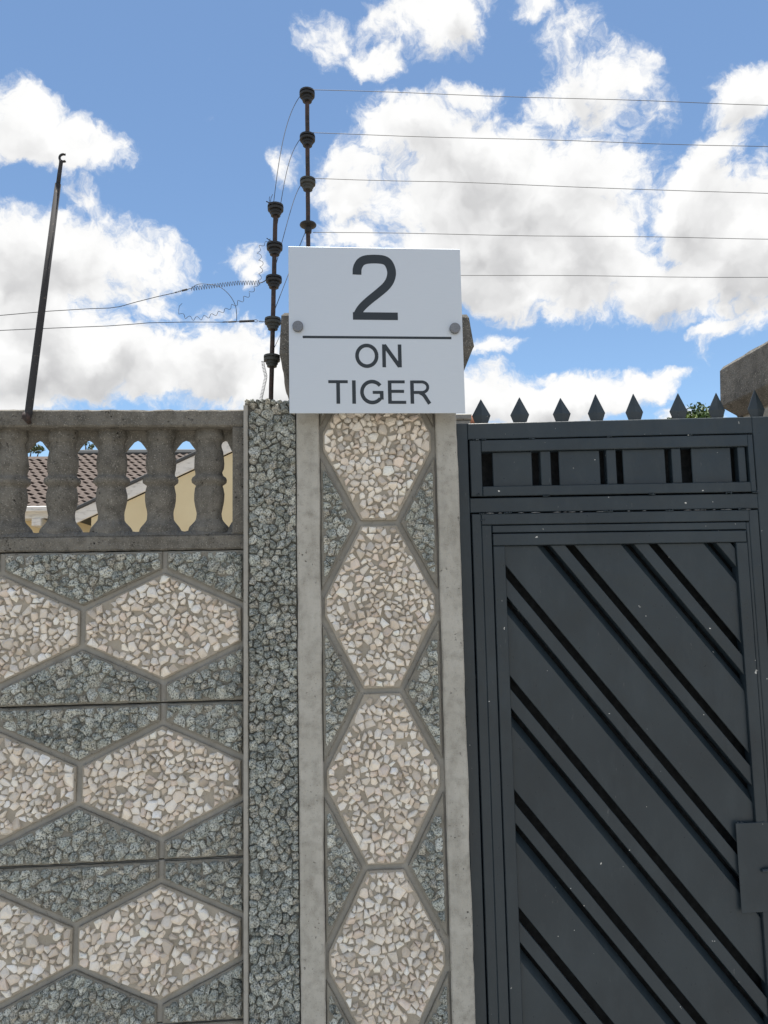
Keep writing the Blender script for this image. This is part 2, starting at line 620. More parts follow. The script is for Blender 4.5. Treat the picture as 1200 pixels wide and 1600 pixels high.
def inset(poly, dd):
    """offset a convex ccw polygon inwards by moving each vertex along its bisector"""
    n = len(poly)
    out = []
    for i in range(n):
        p0, p1, p2 = Vector(poly[i - 1]), Vector(poly[i]), Vector(poly[(i + 1) % n])
        e1 = (p1 - p0).normalized()
        e2 = (p2 - p1).normalized()
        n1 = Vector((-e1.y, e1.x))
        n2 = Vector((-e2.y, e2.x))
        bi = n1 + n2
        L = max(bi.length_squared, .3)
        q = p1 + bi * (2 * dd / L)
        out.append((q.x, q.y))
    return out


def halfplanes(poly, dd):
    """convex ccw polygon inset by clipping (robust)"""
    out = list(poly)
    n = len(poly)
    for i in range(n):
        a, b2 = poly[i], poly[(i + 1) % n]
        ex, ez = b2[0] - a[0], b2[1] - a[1]
        L = math.hypot(ex, ez)
        if L < 1e-9:
            continue
        nx, nz = ez / L, -ex / L
        out = clip(out, nx, nz, nx * a[0] + nz * a[1] - dd)
        if len(out) < 3:
            return []
    return out


# ------------------------------------------------------------------ stones set in mortar
RS = random.Random(11)


def scatter(poly, mean, rs):
    """dart throwing with variable radius inside a convex polygon"""
    xs = [q[0] for q in poly]
    zs = [q[1] for q in poly]
    A = abs(area(poly))
    cell = mean * 1.6
    grid = {}
    pts = []
    tries = int(A / (mean * mean) * 26)
    pl = []
    n = len(poly)
    for i in range(n):
        a, b2 = poly[i], poly[(i + 1) % n]
        ex, ez = b2[0] - a[0], b2[1] - a[1]
        L = math.hypot(ex, ez) or 1
        pl.append((ez / L, -ex / L, (ez * a[0] - ex * a[1]) / L))
    for k in range(tries):
        x = rs.uniform(min(xs), max(xs))
        z = rs.uniform(min(zs), max(zs))
        r = mean * rs.choice((.34, .40, .46, .52, .58, .66, .78)) if k < tries * .6 else mean * rs.uniform(.3, .42)
        if any(nx * x + nz * z - c > -r * .55 for nx, nz, c in pl):
            continue
        gx, gz = int(x / cell), int(z / cell)
        ok = True
        for i in range(gx - 1, gx + 2):
            for j in range(gz - 1, gz + 2):
                for (X, Z, R_) in grid.get((i, j), ()):
                    if (X - x) ** 2 + (Z - z) ** 2 < ((r + R_) * .93) ** 2:
                        ok = False
                        break
                if not ok:
                    break
            if not ok:
                break
        if ok:
            grid.setdefault((gx, gz), []).append((x, z, r))
            pts.append((x, z, r))
    return pts


def cells(poly, mean, rs, gap, skew=.5):
    pts = scatter(poly, mean, rs)
    cs = mean * 2.6
    grid = {}
    for q in pts:
        grid.setdefault((int(q[0] / cs), int(q[1] / cs)), []).append(q)
    out = []
    for (x, z, r) in pts:
        pg = list(poly)
        gp = gap(rs)
        gx, gz = int(x / cs), int(z / cs)
        for i in range(gx - 1, gx + 2):
            for j in range(gz - 1, gz + 2):
                for (X, Z, R_) in grid.get((i, j), ()):
                    dx, dz = X - x, Z - z
                    D = math.hypot(dx, dz)
                    if D < 1e-9 or D > mean * 2.6:
                        continue
                    k = .5 + (r * r - R_ * R_) / (2 * D * D)
                    k = min(max(k, .3), .7)
                    ra_ = rs.uniform(-skew, skew)
                    ca_, sa_ = math.cos(ra_), math.sin(ra_)
                    ux, uz = (dx * ca_ - dz * sa_) / D, (dx * sa_ + dz * ca_) / D
                    k = k * rs.uniform(.90, 1.16)
                    pg = clip(pg, ux, uz, ux * x + uz * z + k * D - gp)
                    if len(pg) < 3:
                        break
                if len(pg) < 3:
                    break
            if len(pg) < 3:
                break
        if len(pg) < 3:
            continue
        # keep the stone within a sensible reach of its seed
        lim = r * 1.7
        for q in range(8):
            an = q * math.pi / 4 + rs.random()
            pg = clip(pg, math.cos(an), math.sin(an), math.cos(an) * x + math.sin(an) * z + lim)
            if len(pg) < 3:
                break
        if len(pg) >= 3 and area(pg) > (mean * .28) ** 2:
            out.append((x, z, r, pg))
    return out


def tidy(pg, tol):
    out = []
    for q in pg:
        if not out or math.hypot(q[0] - out[-1][0], q[1] - out[-1][1]) > tol:
            out.append(q)
    if len(out) > 2 and math.hypot(out[0][0] - out[-1][0], out[0][1] - out[-1][1]) < tol:
        out.pop()
    return out


WHITE_T = [(.80, .755, .685), (.82, .79, .735), (.76, .70, .62), (.79, .725, .64), (.72, .645, .56), (.84, .82, .78),
           (.67, .60, .52), (.74, .645, .565), (.81, .755, .675), (.66, .62, .57), (.77, .735, .68), (.58, .515, .44)]
GREY_T = [(.46, .495, .46), (.56, .59, .55), (.38, .41, .385), (.65, .675, .63), (.47, .48, .43), (.29, .32, .305), (.52, .505, .445)]


def stone_white(cx, cz, r, pg, y, rs):
    # chop random corners: crushed angular chips
    for _ in range(rs.choice((0, 0, 0, 1, 1, 2))):
        an = rs.uniform(0, 2 * math.pi)
        q = clip(pg, math.cos(an), math.sin(an), math.cos(an) * cx + math.sin(an) * cz + r * rs.uniform(.45, .9))
        if len(q) >= 3 and area(q) > .42 * area(pg):
            pg = q
    pg = tidy(pg, r * .22)
    if len(pg) < 3:
        return None
    # squeeze along a random axis: slivers and wedges among the blocky chips
    an = rs.uniform(0, math.pi)
    kq = rs.choice((1.0, 1.0, .94, .86, .74))
    ca, sa = math.cos(an), math.sin(an)
    qx, qz = sum(q[0] for q in pg) / len(pg), sum(q[1] for q in pg) / len(pg)
    pg2 = []
    for (X, Z) in pg:
        a_, b_ = (X - qx) * ca + (Z - qz) * sa, (-(X - qx) * sa + (Z - qz) * ca) * kq
        pg2.append((qx + a_ * ca - b_ * sa, qz + a_ * sa + b_ * ca))
    pg = []
    for i, a_ in enumerate(pg2):
        b_ = pg2[(i + 1) % len(pg2)]
        e_ = rs.choice((.0, .0, .0, .07))
        if e_:
            pg.append((a_[0] * (1 - e_) + b_[0] * e_, a_[1] * (1 - e_) + b_[1] * e_))
            pg.append((a_[0] * e_ + b_[0] * (1 - e_), a_[1] * e_ + b_[1] * (1 - e_)))
        else:
            pg.append(a_)
            pass
    pg = tidy(pg, r * .10)
    n = len(pg)
    if n < 3:
        return None
    mx_ = sum(q[0] for q in pg) / n
    mz_ = sum(q[1] for q in pg) / n
    h = rs.uniform(.0034, .0100)
    tx, tz = rs.uniform(-.55, .55), rs.uniform(-.55, .55)
    v = []
    for (k, hh) in ((1.0, -.003), (.93, .6), (.74 - rs.random() * .25, 1.0)):
        for (X, Z) in pg:
            x = mx_ + (X - mx_) * k
            z = mz_ + (Z - mz_) * k
            yy = y - (h * hh if hh > 0 else hh)
            if hh > 0:
                yy -= (tx * (x - mx_) + tz * (z - mz_)) * hh
                yy += rs.uniform(-.0005, .0005)
            v.append((x, yy, z))
    f = []
    for k in range(2):
        for i in range(n):
            j = (i + 1) % n
            f.append((k * n + i, k * n + j, k * n + n + j, k * n + n + i))
    v.append((mx_ + rs.uniform(-.42, .42) * r, y - h * rs.uniform(1.0, 1.7), mz_ + rs.uniform(-.42, .42) * r))
    for i in range(n):
        f.append((2 * n + i, 2 * n + (i + 1) % n, 3 * n))
    tcol = rs.choice(WHITE_T)
    w = rs.choice((.84, .95, 1.03, 1.08, 1.12))
    return v, f, tuple(min(q * w, .88) for q in tcol)


def stone_grey(cx, cz, r, pg, y, rs, hs=1.0):
    pg = tidy(pg, r * .2)
    if len(pg) < 3:
        return None
    # round the corners once
    q = []
    n = len(pg)
    for i in range(n):
        a, b2 = pg[i], pg[(i + 1) % n]
        q.append((a[0] * .93 + b2[0] * .07, a[1] * .93 + b2[1] * .07))
        q.append((a[0] * .38 + b2[0] * .62, a[1] * .38 + b2[1] * .62))
    pg = tidy(q, r * .16)
    n = len(pg)
    if n < 3:
        return None
    mx_ = sum(q[0] for q in pg) / n
    mz_ = sum(q[1] for q in pg) / n
    h = rs.uniform(.0045, .0125) * hs
    tx, tz = rs.uniform(-.6, .6), rs.uniform(-.6, .6)
    v = []
    for (k, hh) in ((1.0, -.003), (.95, .5), (.62, .95)):
        for (X, Z) in pg:
            kk = k * (1 + rs.uniform(-.13, .09) * (hh > 0))
            x = mx_ + (X - mx_) * kk
            z = mz_ + (Z - mz_) * kk
            if hh > 0:
                yy = y - h * hh * rs.uniform(.65, 1.3) - (tx * (x - mx_) + tz * (z - mz_)) * hh
            else:
                yy = y - hh
            v.append((x, yy, z))
    f = []
    for k in range(2):
        for i in range(n):
            j = (i + 1) % n
            f.append((k * n + i, k * n + j, k * n + n + j, k * n + n + i))
    v.append((mx_ + rs.uniform(-.25, .25) * r, y - h * rs.uniform(.95, 1.2), mz_ + rs.uniform(-.25, .25) * r))
    for i in range(n):
        f.append((2 * n + i, 2 * n + (i + 1) % n, 3 * n))
    w = rs.uniform(.85, 1.15)
    return v, f, tuple(q * w for q in rs.choice(GREY_T))


class StoneSet:
    """collects the stones of one thing: the 300 that show largest become parts of their own, the rest one joined part"""

    def __init__(s, root, view):
        s.root = root
        s.view = view          # function (x, z) -> in view
        s.items = []           # (in view, area, name, mat, geo, parent)

    def fill(s, poly, mean, kind, y, parent, rs, hs=1.0):
        if kind == 'white':
            cc = cells(poly, mean, rs, lambda q: q.choice((.0002, .0003, .0005, .0009)))
        else:
            cc = cells(poly, mean, rs, lambda q: q.choice((.0001, .0003, .0006, .0012)))
        for (x, z, r, pg) in cc:
            if kind == 'white' and rs.random() < .012:
                continue
            geo = stone_white(x, z, r, pg, y, rs) if kind == 'white' else stone_grey(x, z, r, pg, y, rs, hs)
            if geo:
                s.items.append((s.view(x, z), area(pg), kind, geo, parent))

    def finish(s, limit=300):
        s.items.sort(key=lambda q: (not q[0], -q[1]))
        rest = {}
        for i, (vis, ar, kind, geo, parent) in enumerate(s.items):
            if i < limit and vis:
                make('stone', geo[0], geo[1], kind + '_chip', parent, tints=[geo[2]] * len(geo[0]))
            else:
                rest.setdefault(kind, []).append(geo)
        for kind, gs in rest.items():
            v, f, tn = [], [], []
            for (a, b2, c) in gs:
                k = len(v)
                v += a
                f += [tuple(i + k for i in q) for q in b2]
                tn += [c] * len(a)
            o = make('small_%s_stones' % kind, v, f, kind + '_chip', s.root, tints=tn)
            o['kind'] = 'stuff'


def rough_poly(poly, amp, step, rs):
    """ragged edge for cast mortar beds"""
    out = []
    n = len(poly)
    for i in range(n):
        a, b2 = poly[i], poly[(i + 1) % n]
        L = math.hypot(b2[0] - a[0], b2[1] - a[1])
        k = max(1, int(L / step))
        for j in range(k):
            tt = j / k
            x = a[0] + (b2[0] - a[0]) * tt
            z = a[1] + (b2[1] - a[1]) * tt
            if j:
                x += rs.uniform(-amp, amp)
                z += rs.uniform(-amp, amp)
            out.append((x, z))
    return out


# ================================================================== GROUND
def sheet(name, x0, x1, y0, y1, z, mat, kind='structure'):
    o = make(name, [(x0, y0, z), (x1, y0, z), (x1, y1, z), (x0, y1, z)], [(0, 1, 2, 3)], mat)
    tag(o, kind=kind)
    return o


g_o = sheet('ground', -1500, 1500, -1500, 1500, 0.0, 'ground')
mb = MB()
mb.box(-14, 14, -5.5, -.02, -.05, .06, .01)
tag(mb.build('pavement', 'pave'), kind='structure')

# ================================================================== WALL PANELS
XR, XL = -.181, -1.50
PY = .030                 # face of the panels
PANELS = [(1.2725, 1.6195, 'upper hexagon patterned stone wall panel directly beneath the concrete balustrade'),
          (.9275, 1.2695, 'middle hexagon patterned stone wall panel with a panel joint above and below it'),
          (.5825, .9245, 'lower hexagon patterned stone wall panel, third one down from the balustrade'),
          (.2400, .5795, 'hexagon patterned stone wall panel, fourth one down from the balustrade')]
HEXX = [-.3645 - .3665 * k for k in range(4)]
GW = .0062
for pi, (z0, z1, lab) in enumerate(PANELS):
    zc = (z0 + z1) / 2
    root = thing('wall_panel', lab, 'wall panel', ((XR + XL) / 2, PY + .03, z0), 'precast wall panels')
    rs = random.Random(100 + pi)
    mb = MB()
    mb.box(XL, XR, PY + .009, PY + .05, z0, z1, .002)
    mb.build('slab', 'groove', root)
    ss = StoneSet(root, lambda x, z: x > -.76 and z > .55)
    hw, ht, hs_ = .183, .1285, .043
    frame = [(XL, z0 + .001), (XR, z0 + .001), (XR, z1 - .001), (XL, z1 - .001)]
    regions = []
    for hx in HEXX:
        regions.append(('white', [(hx - hw, zc - hs_), (hx, zc - ht), (hx + hw, zc - hs_), (hx + hw, zc + hs_), (hx, zc + ht), (hx - hw, zc + hs_)]))
    # trapezoids between hexagon tips, above and below
    for k in range(-1, 4):
        xa = HEXX[k] if k >= 0 else HEXX[0] + .3665     # right tip
        xb = xa - .3665                                  # left tip
        xm = (xa + xb) / 2
        regions.append(('grey', [(xb, zc + ht), (xm, zc + hs_), (xa, zc + ht), (xa, z1 + .01), (xb, z1 + .01)]))
        regions.append(('grey', [(xb, z0 - .01), (xa, z0 - .01), (xa, zc - ht), (xm, zc - hs_), (xb, zc - ht)]))
    for kind, pg in regions:
        # the pieces are convex; clip to the slab and shrink for the groove
        pg = halfplanes(pg, GW)
        for i in range(4):
            a, b2 = frame[i], frame[(i + 1) % 4]
            ex, ez = b2[0] - a[0], b2[1] - a[1]
            L = math.hypot(ex, ez)
            pg = clip(pg, ez / L, -ex / L, (ez * a[0] - ex * a[1]) / L) if len(pg) > 2 else []
        if len(pg) < 3 or area(pg) < 3e-4:
            continue
        mb = MB()
        mb.prism(rough_poly(pg, .0007, .018, rs), PY, PY + .0095, .0022)
        bed = mb.build('stone_bed', 'bed_white' if kind == 'white' else 'bed_grey', root)
        st = halfplanes(pg, .0035)
        if pi == 3 or len(st) < 3:
            continue
        ss.fill(st, .0156 if kind == 'white' else .0185, kind, PY + .0004, bed, rs)
    if pi < 3:
        ss.finish(300)

# ================================================================== BALUSTRADE
root = thing('balustrade_panel', 'weathered grey concrete balustrade topping the hexagon stone wall', 'balustrade', (-.84, .06, 1.62))
rs = random.Random(5)


def rough_grid_box(name, x0, x1, y0, y1, z0, z1, mat, parent, amp=.0012, step=.012, chamf=.004):
    """box with a dense front face and slightly worn edges"""
    nx = max(2, int((x1 - x0) / step))
    ring = []

    def prof():
        c = chamf
        return [(y1, z0), (y0 + c, z0), (y0, z0 + c), (y0, z0 + (z1 - z0) * .33), (y0, z0 + (z1 - z0) * .66), (y0, z1 - c), (y0 + c, z1), (y1, z1)]
    pr = prof()
    v, f = [], []
    n = len(pr)
    for i in range(nx + 1):
        x = x0 + (x1 - x0) * i / nx
        for j, (y, z) in enumerate(pr):
            q = noise.noise_vector(Vector((x * 55, y * 55, z * 55))) + .6 * noise.noise_vector(Vector((x * 160, y * 160, z * 160)))
            a = amp if 0 < j < n - 1 else 0
            v.append((x, y + q.y * a, z + q.z * a))
    for i in range(nx):
        for j in range(n):
            k = (j + 1) % n
            f.append((i * n + k, i * n + j, (i + 1) * n + j, (i + 1) * n + k))
    f.append(tuple(range(n)))
    f.append(tuple(reversed(range(nx * n, nx * n + n))))
    return make(name, v, f, mat, parent)


BX0 = XL
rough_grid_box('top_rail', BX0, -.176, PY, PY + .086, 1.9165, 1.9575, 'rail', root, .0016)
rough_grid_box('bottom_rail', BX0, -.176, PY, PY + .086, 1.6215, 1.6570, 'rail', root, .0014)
mb = MB()
mb.box(-.2085, -.176, PY + .001, PY + .074, 1.6572, 1.9163, .004)
mb.build('end_stile', 'rail', root)
BAX = [-.2695 - .1158 * k for k in range(11)]
# arched web between the tops and feet of the balusters, with the sloping sill
v, f = [], []


def web(xa, xb, top):
    """spandrel over (or under) one opening from axis xa to xb (xa<xb)"""
    w = xb - xa
    n = 14
    pts = []
    for i in range(n + 1):
        tt = i / n
        x = xa + w * tt
        e = abs(tt - .5) * 2
        if top:
            z = 1.8935 - .028 * max(0, (e - .10)) ** 1.0 / .36 if e < .62 else 1.845
            pts.append((x, z))
        else:
            z = 1.6695 + .022 * max(0, (e - .12)) / .38 if e < .6 else 1.697
            pts.append((x, z))
    y0w, y1w = PY + .044, PY + .060
    k = len(v)
    zz = 1.917 if top else 1.6565
    yf = PY + .048 if top else PY + .001
    for (x, z) in pts:
        jt = rs.uniform(-.0008, .0008)
        v.extend([(x, yf, zz), (x, y0w + .006, z + jt), (x, y1w, z + jt), (x, y1w, zz)])
    for i in range(n):
        for j in range(4):
            a, b2 = k + i * 4 + j, k + i * 4 + (j + 1) % 4
            q = (a, b2, b2 + 4, a + 4)
            f.append(q if top else tuple(reversed(q)))


bays = [(BAX[i + 1] if i + 1 < len(BAX) else BX0, BAX[i]) for i in range(len(BAX))] + [(BAX[0], -.1955)]
for top in (True, False):
    v, f = [], []
    for (xa, xb) in bays:
        web(xa, xb, top)
    make('arched_web' if top else 'sill_web', v, f, 'rail', root)
PROF = [(1.9165, .0335), (1.911, .0335), (1.906, .0350), (1.889, .0350), (1.884, .0330), (1.879, .0290), (1.868, .0298), (1.856, .0325),
        (1.842, .0352), (1.828, .0364), (1.814, .0352), (1.806, .0330), (1.801, .0325), (1.797, .0340), (1.793, .0400), (1.787, .0428), (1.781, .0420),
        (1.777, .0370), (1.773, .0322), (1.766, .0342), (1.752, .0364), (1.738, .0362), (1.724, .0338), (1.712, .0312), (1.704, .0305), (1.698, .0315),
        (1.693, .0345), (1.687, .0395), (1.680, .0455), (1.674, .0485), (1.666, .0500), (1.657, .0505)]
PROF = [(z + (.007 if 1.70 < z < 1.90 else 0), r) for z, r in PROF]
for bi, ax in enumerate(BAX):
    v, f = [], []
    seg = 26
    for (z, r) in PROF:
        for k in range(seg):
            an = 2 * math.pi * k / seg
            dirx, diry = math.cos(an), math.sin(an)
            q = noise.noise(Vector((ax * 40 + dirx * 1.6, diry * 1.6, z * 55))) * .0013 + noise.noise(Vector((ax * 90 + dirx * 6, diry * 6, z * 170))) * .0009
            if bi == 0 and dirx > .6:
                q += noise.noise(Vector((3.0, diry * 3, z * 260))) * .0022
            rr = r + q
            yy = PY + .050 + diry * rr * .80
            v.append((ax + dirx * rr, yy, z))
    n = len(PROF)
    for i in range(n - 1):
        for k in range(seg):
            j = (k + 1) % seg
            f.append((i * seg + j, i * seg + k, (i + 1) * seg + k, (i + 1) * seg + j))
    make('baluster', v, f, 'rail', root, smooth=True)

# ================================================================== WALL POST (grey chips)
root = thing('wall_post', 'narrow wall post faced all over with dark grey stone chips beside the balustrade', 'wall post', (-.115, .06, 0))
rs = random.Random(77)
mb = MB()
mb.box(-.178, -.0546, .012, .125, 0.06, 1.966, .004)
mb.build('core', 'bed_post', root)
mb = MB()
mb.box(-.1795, -.1690, .002, .0118, .06, 1.962, .002)
mb.build('edge_strip', 'groove', root)
ss = StoneSet(root, lambda x, z: z > .55)
ss.fill([(-.1675, .5), (-.0575, .5), (-.0575, 1.967), (-.1675, 1.967)], .0172, 'grey', .011, root, rs, 1.05)
# chips along the top of the post
for i in range(9):
    x = -.171 + .0125 * i + rs.uniform(-.002, .002)
    r = rs.uniform(.007, .0095)
    for yy in (.028, .055):
        poly = [(x + r * math.cos(a * math.pi / 3.5) * rs.uniform(.85, 1.1), 1.970 + r * .9 * math.sin(a * math.pi / 3.5) * rs.uniform(.85, 1.1)) for a in range(7)]
        ge = stone_grey(x, 1.97, r, poly, yy - .012, rs, 2.0)
        if ge:
            vv = list(ge[0])
            k = len(vv)
            # close the back so the chip is a whole lump
            nn = (k - 1) // 3
            bk = [(q[0], yy + .012, q[2]) for q in vv[:nn]]
            ff = list(ge[1]) + [(i2, k + i2, k + (i2 + 1) % nn, (i2 + 1) % nn) for i2 in range(nn)] + [tuple(range(k, k + nn))]
            ss.items.append((True, 1.0, 'grey', (vv + bk, ff, ge[2]), root))
ss.finish(300)

# ================================================================== GATE PILLARS
PX0, PX1 = -.0555, .3305


def pillar_cap(root, x0, x1, tops, bots, neck, y0, y1):
    """block cap: chamfered top, underside tapering to the shaft"""
    zt = tops
    zb = bots
    zn0, zn1 = neck
    # sections: (x0,x1,y0,y1,zL,zR)
    sec = [(x0 + .03, x1 - .03, y0 + .03, y1 - .03, zt + .004, zt + .004), (x0 + .012, x1 - .014, y0 + .008, y1 - .008, zt, zt),
           (x0 + .004, x1 - .010, y0, y1, zt - .010, zt - .010), (x0, x1, y0 - .001, y1, zb - .012, zb + .010), (x0 + .002, x1 - .002, y0 + .002, y1 - .002, zb - .016, zb + .006),
           (x0 + .0365, x1 - .0425, y0 + .0295, y1 - .03, zn0, zn1)]
    v, f = [], []
    nseg = 9
    for (a, b2, c, dd, zl, zr) in sec:
        ring = []
        cor = [(a, c), (b2, c), (b2, dd), (a, dd)]
        for i in range(4):
            p0, p1 = cor[i], cor[(i + 1) % 4]
            for j in range(nseg):
                tt = j / nseg
                x = p0[0] + (p1[0] - p0[0]) * tt
                y = p0[1] + (p1[1] - p0[1]) * tt
                z = zl + (zr - zl) * (x - a) / (b2 - a)
                q = noise.noise_vector(Vector((x * 45, y * 45, z * 45))) * .0022
                ring.append((x + q.x, y + q.y, z + q.z))
        v += ring
    n = nseg * 4
    for k in range(len(sec) - 1):
        for i in range(n):
            j = (i + 1) % n
            f.append((k * n + j, k * n + i, k * n + n + i, k * n + n + j))
    f.append(tuple(range(n)))
    return make('cap', v, f, 'cap', root)


root = thing('gate_pillar', 'tall pillar with a column of white stone hexagons between smooth concrete edge strips', 'gate pillar', (.1375, .15, 0), 'gate pillars')
rs = random.Random(31)
mb = MB()
mb.box(PX0 + .002, PX1 - .002, .0145, .30, .06, 2.055, .003)
mb.build('shaft', 'groove', root)


def edge_strip(x0, x1, seed):
    r2 = random.Random(seed)
    v, f = [], []
    nz = 120
    for i in range(nz + 1):
        z = .06 + (2.055 - .06) * i / nz
        wl = noise.noise(Vector((seed, z * 7, 0))) * .0016 + noise.noise(Vector((seed, z * 40, 3))) * .0008
        wr = noise.noise(Vector((seed + 9, z * 6, 0))) * .0024 + noise.noise(Vector((seed + 5, z * 34, 3))) * .0012
        dy = noise.noise(Vector((seed + 2, z * 9, 1))) * .0008
        v += [(x0 + wl, .0140, z), (x0 + wl, .003 + dy, z), (x0 + .003 + wl, dy, z), ((x0 + x1) / 2, dy * .5, z), (x1 - .003 + wr, dy, z), (x1 + wr, .003 + dy, z), (x1 + wr, .0140, z)]
    for i in range(nz):
        for j in range(6):
            a = i * 7 + j
            f.append((a, a + 7, a + 8, a + 1)[::-1])
    return make('edge_strip', v, f, 'strip', root)


edge_strip(PX0, -.0010, 4)
edge_strip(.2785, PX1, 14)
ss = StoneSet(root, lambda x, z: .55 < z < 1.93)
cx = .1370
frame = [(.0012, .07), (.2765, .07), (.2765, 2.054), (.0012, 2.054)]
PF = .0042                # face of the beds
regions = []
for k in range(5):
    zc = 1.8725 - .3905 * k
    hz, tw, sw = .19525, .0455, .136
    regions.append(('white', [(cx - tw, zc - hz), (cx + tw, zc - hz), (cx + sw, zc - .022), (cx + sw, zc + .022), (cx + tw, zc + hz), (cx - tw, zc + hz), (cx - sw, zc + .022), (cx - sw, zc - .022)]))
for k in range(-1, 5):
    zm = 1.8725 - .3905 * k - .19525
    hz, tw, sw = .19525, .0455, .1405
    for sgn in (-1, 1):
        pg = [(cx + sgn * tw, zm), (cx + sgn * sw, zm + hz - .018), (cx + sgn * (sw + .002), zm + hz - .018), (cx + sgn * (sw + .002), zm - hz + .018), (cx + sgn * sw, zm - hz + .018)]
        if sgn > 0:
            pg = [pg[0], pg[4], pg[3], pg[2], pg[1]]
        if area(pg) < 0:
            pg = pg[::-1]
        regions.append(('grey', pg))
for kind, pg in regions:
    pg = halfplanes(pg, .0062 if kind == 'white' else .0058)
    for i in range(4):
        a, b2 = frame[i], frame[(i + 1) % 4]
        ex, ez = b2[0] - a[0], b2[1] - a[1]
        L = math.hypot(ex, ez)
        pg = clip(pg, ez / L, -ex / L, (ez * a[0] - ex * a[1]) / L) if len(pg) > 2 else []
    pg = tidy(pg, .002) if len(pg) > 2 else []
    if len(pg) < 3 or area(pg) < 2e-4:
        continue
    mb = MB()
    mb.prism(rough_poly(pg, .0006, .02, rs), PF, .0150, .002)
    bed = mb.build('stone_bed', 'bed_white' if kind == 'white' else 'bed_grey', root)
    if max(q[1] for q in pg) < .5:
        continue
    st = halfplanes(pg, .004 if kind == 'white' else .005)
    if len(st) < 3:
        continue
    ss.fill(st, .0156 if kind == 'white' else .0170, kind, PF + .0004, bed, rs, .9)
ss.finish(300)
pillar_cap(root, -.0920, .3730, 2.180, 2.088, (1.955, 1.995), -.030, .33)

# pillar on the far side of the gate
root = thing('gate_pillar', 'pillar with chipped overhanging concrete cap beyond the far edge of the spiked gate', 'gate pillar', (1.40, .14, 0), 'gate pillars')
mb = MB()
mb.box(1.2085, 1.591, .0145, .27, .06, 2.02, .003)
mb.build('shaft', 'strip', root)
mb = MB()
mb.box(1.2065, 1.2605, -.001, .0140, .06, 2.02, .003)
mb.build('edge_strip', 'strip', root)
mb = MB()
mb.box(1.5390, 1.5930, -.001, .0140, .06, 2.02, .003)
mb.build('edge_strip', 'strip', root)
for k in range(5):
    zc = 1.8725 - .3905 * k
    pg = [(1.40 - .04, zc - .188), (1.40 + .04, zc - .188), (1.40 + .128, zc - .02), (1.40 + .128, zc + .02), (1.40 + .04, zc + .14 if k == 0 else zc + .188),
          (1.40 - .04, zc + .14 if k == 0 else zc + .188), (1.40 - .128, zc + .02), (1.40 - .128, zc - .02)]
    mb = MB()
    mb.prism(pg, PF, .0142, .002)
    mb.build('stone_bed', 'bed_white', root)
pillar_cap(root, 1.1640, 1.634, 2.150, 2.046, (1.995, 1.995), -.03, .30)

# steel bracket behind that pillar's cap
mb = MB()
mb.tube([(1.205, .345, 2.075), (1.262, .345, 1.99), (1.29, .345, 1.95)], .006, 6)
o = mb.build('steel_bracket', 'pole')
tag(o, 'thin slanting steel bracket behind the chipped cap of the far gate pillar', 'bracket')

# ================================================================== GATE
GATE = thing('pedestrian_gate', 'charcoal painted steel gate with diagonal slats and a row of spikes', 'gate', (.337, .065, .06))


def gbox(name, x0, x1, z0, z1, y0, y1, mat='gate', parent=None, b=.0016):
    mb = MB()
    mb.box(x0, x1, y0, y1, z0, z1, b)
    return mb.build(name, mat, parent or GATE)


gbox('frame_stile', .3370, .3650, .06, 1.925, .045, .085)
gbox('frame_stile', 1.1035, 1.1500, .06, 1.925, .045, .085)
gbox('top_rail', .3652, 1.1033, 1.8845, 1.9250, .0452, .085)
gbox('middle_rail', .3652, 1.1033, 1.7025, 1.7385, .0452, .085)
# upper inner frame
gbox('inner_stile', .3685, .3975, 1.7425, 1.8815, .0425, .080)
gbox('inner_stile', 1.0865, 1.1005, 1.7425, 1.8815, .0425, .080)
gbox('inner_rail', .3977, 1.0863, 1.8530, 1.8812, .0420, .080)
gbox('inner_rail', .3977, 1.0863, 1.7425, 1.7665, .0420, .080)
for a, b2 in ((.427, .527), (.596, .701), (.761, .871), (.941, 1.045)):
    gbox('panel_plate', a, b2, 1.7668, 1.8528, .054, .060)
for a, b2 in ((.548, .574), (.717, .742), (.887, .911), (1.062, 1.082)):
    gbox('panel_bar', a, b2, 1.7668, 1.8528, .050, .072)
# lower inner frames
gbox('inner_stile', .3680, .3915, .06, 1.6990, .0425, .080)
gbox('inner_stile', 1.0760, 1.1010, .06, 1.6990, .0440, .080)
gbox('inner_rail', .3917, 1.0758, 1.6725, 1.6988, .0415, .080)
gbox('inner_stile', .3917, .4165, .06, 1.6715, .0432, .078)
gbox('inner_rail', .4185, 1.0670, 1.6525, 1.6705, .0436, .078)
gbox('inner_stile', 1.0672, 1.0757, .06, 1.6700, .0445, .078)
gbox('slat_frame_stile', .4185, .4475, .06, 1.6200, .0420, .074)
gbox('slat_frame_stile', 1.0370, 1.0660, .06, 1.6200, .0420, .074)
gbox('slat_frame_rail', .4185, 1.0640, 1.6210, 1.6500, .0410, .074)
gbox('backing_sheet', .350, 1.13, .08, 1.90, .0990, .1020, 'gate_inside')  # its near-black colour has the gap shade painted in
# diagonal slats, bars and their folded flanges
SL = 1.25
X0, X1, Z0, Z1 = .4478, 1.0368, .07, 1.6205
RECT = [(X0, Z0), (X1, Z0), (X1, Z1), (X0, Z1)]
nl = math.hypot(1, 1 / SL)


def band(s0, s1):
    pg = clip(RECT, 1 / nl, 1 / SL / nl, s1 / nl)
    pg = clip(pg, -1 / nl, -1 / SL / nl, -s0 / nl) if len(pg) > 2 else []
    pg = tidy(pg, .0008) if len(pg) > 2 else []
    return pg if len(pg) > 2 and area(pg) > 1e-4 else None


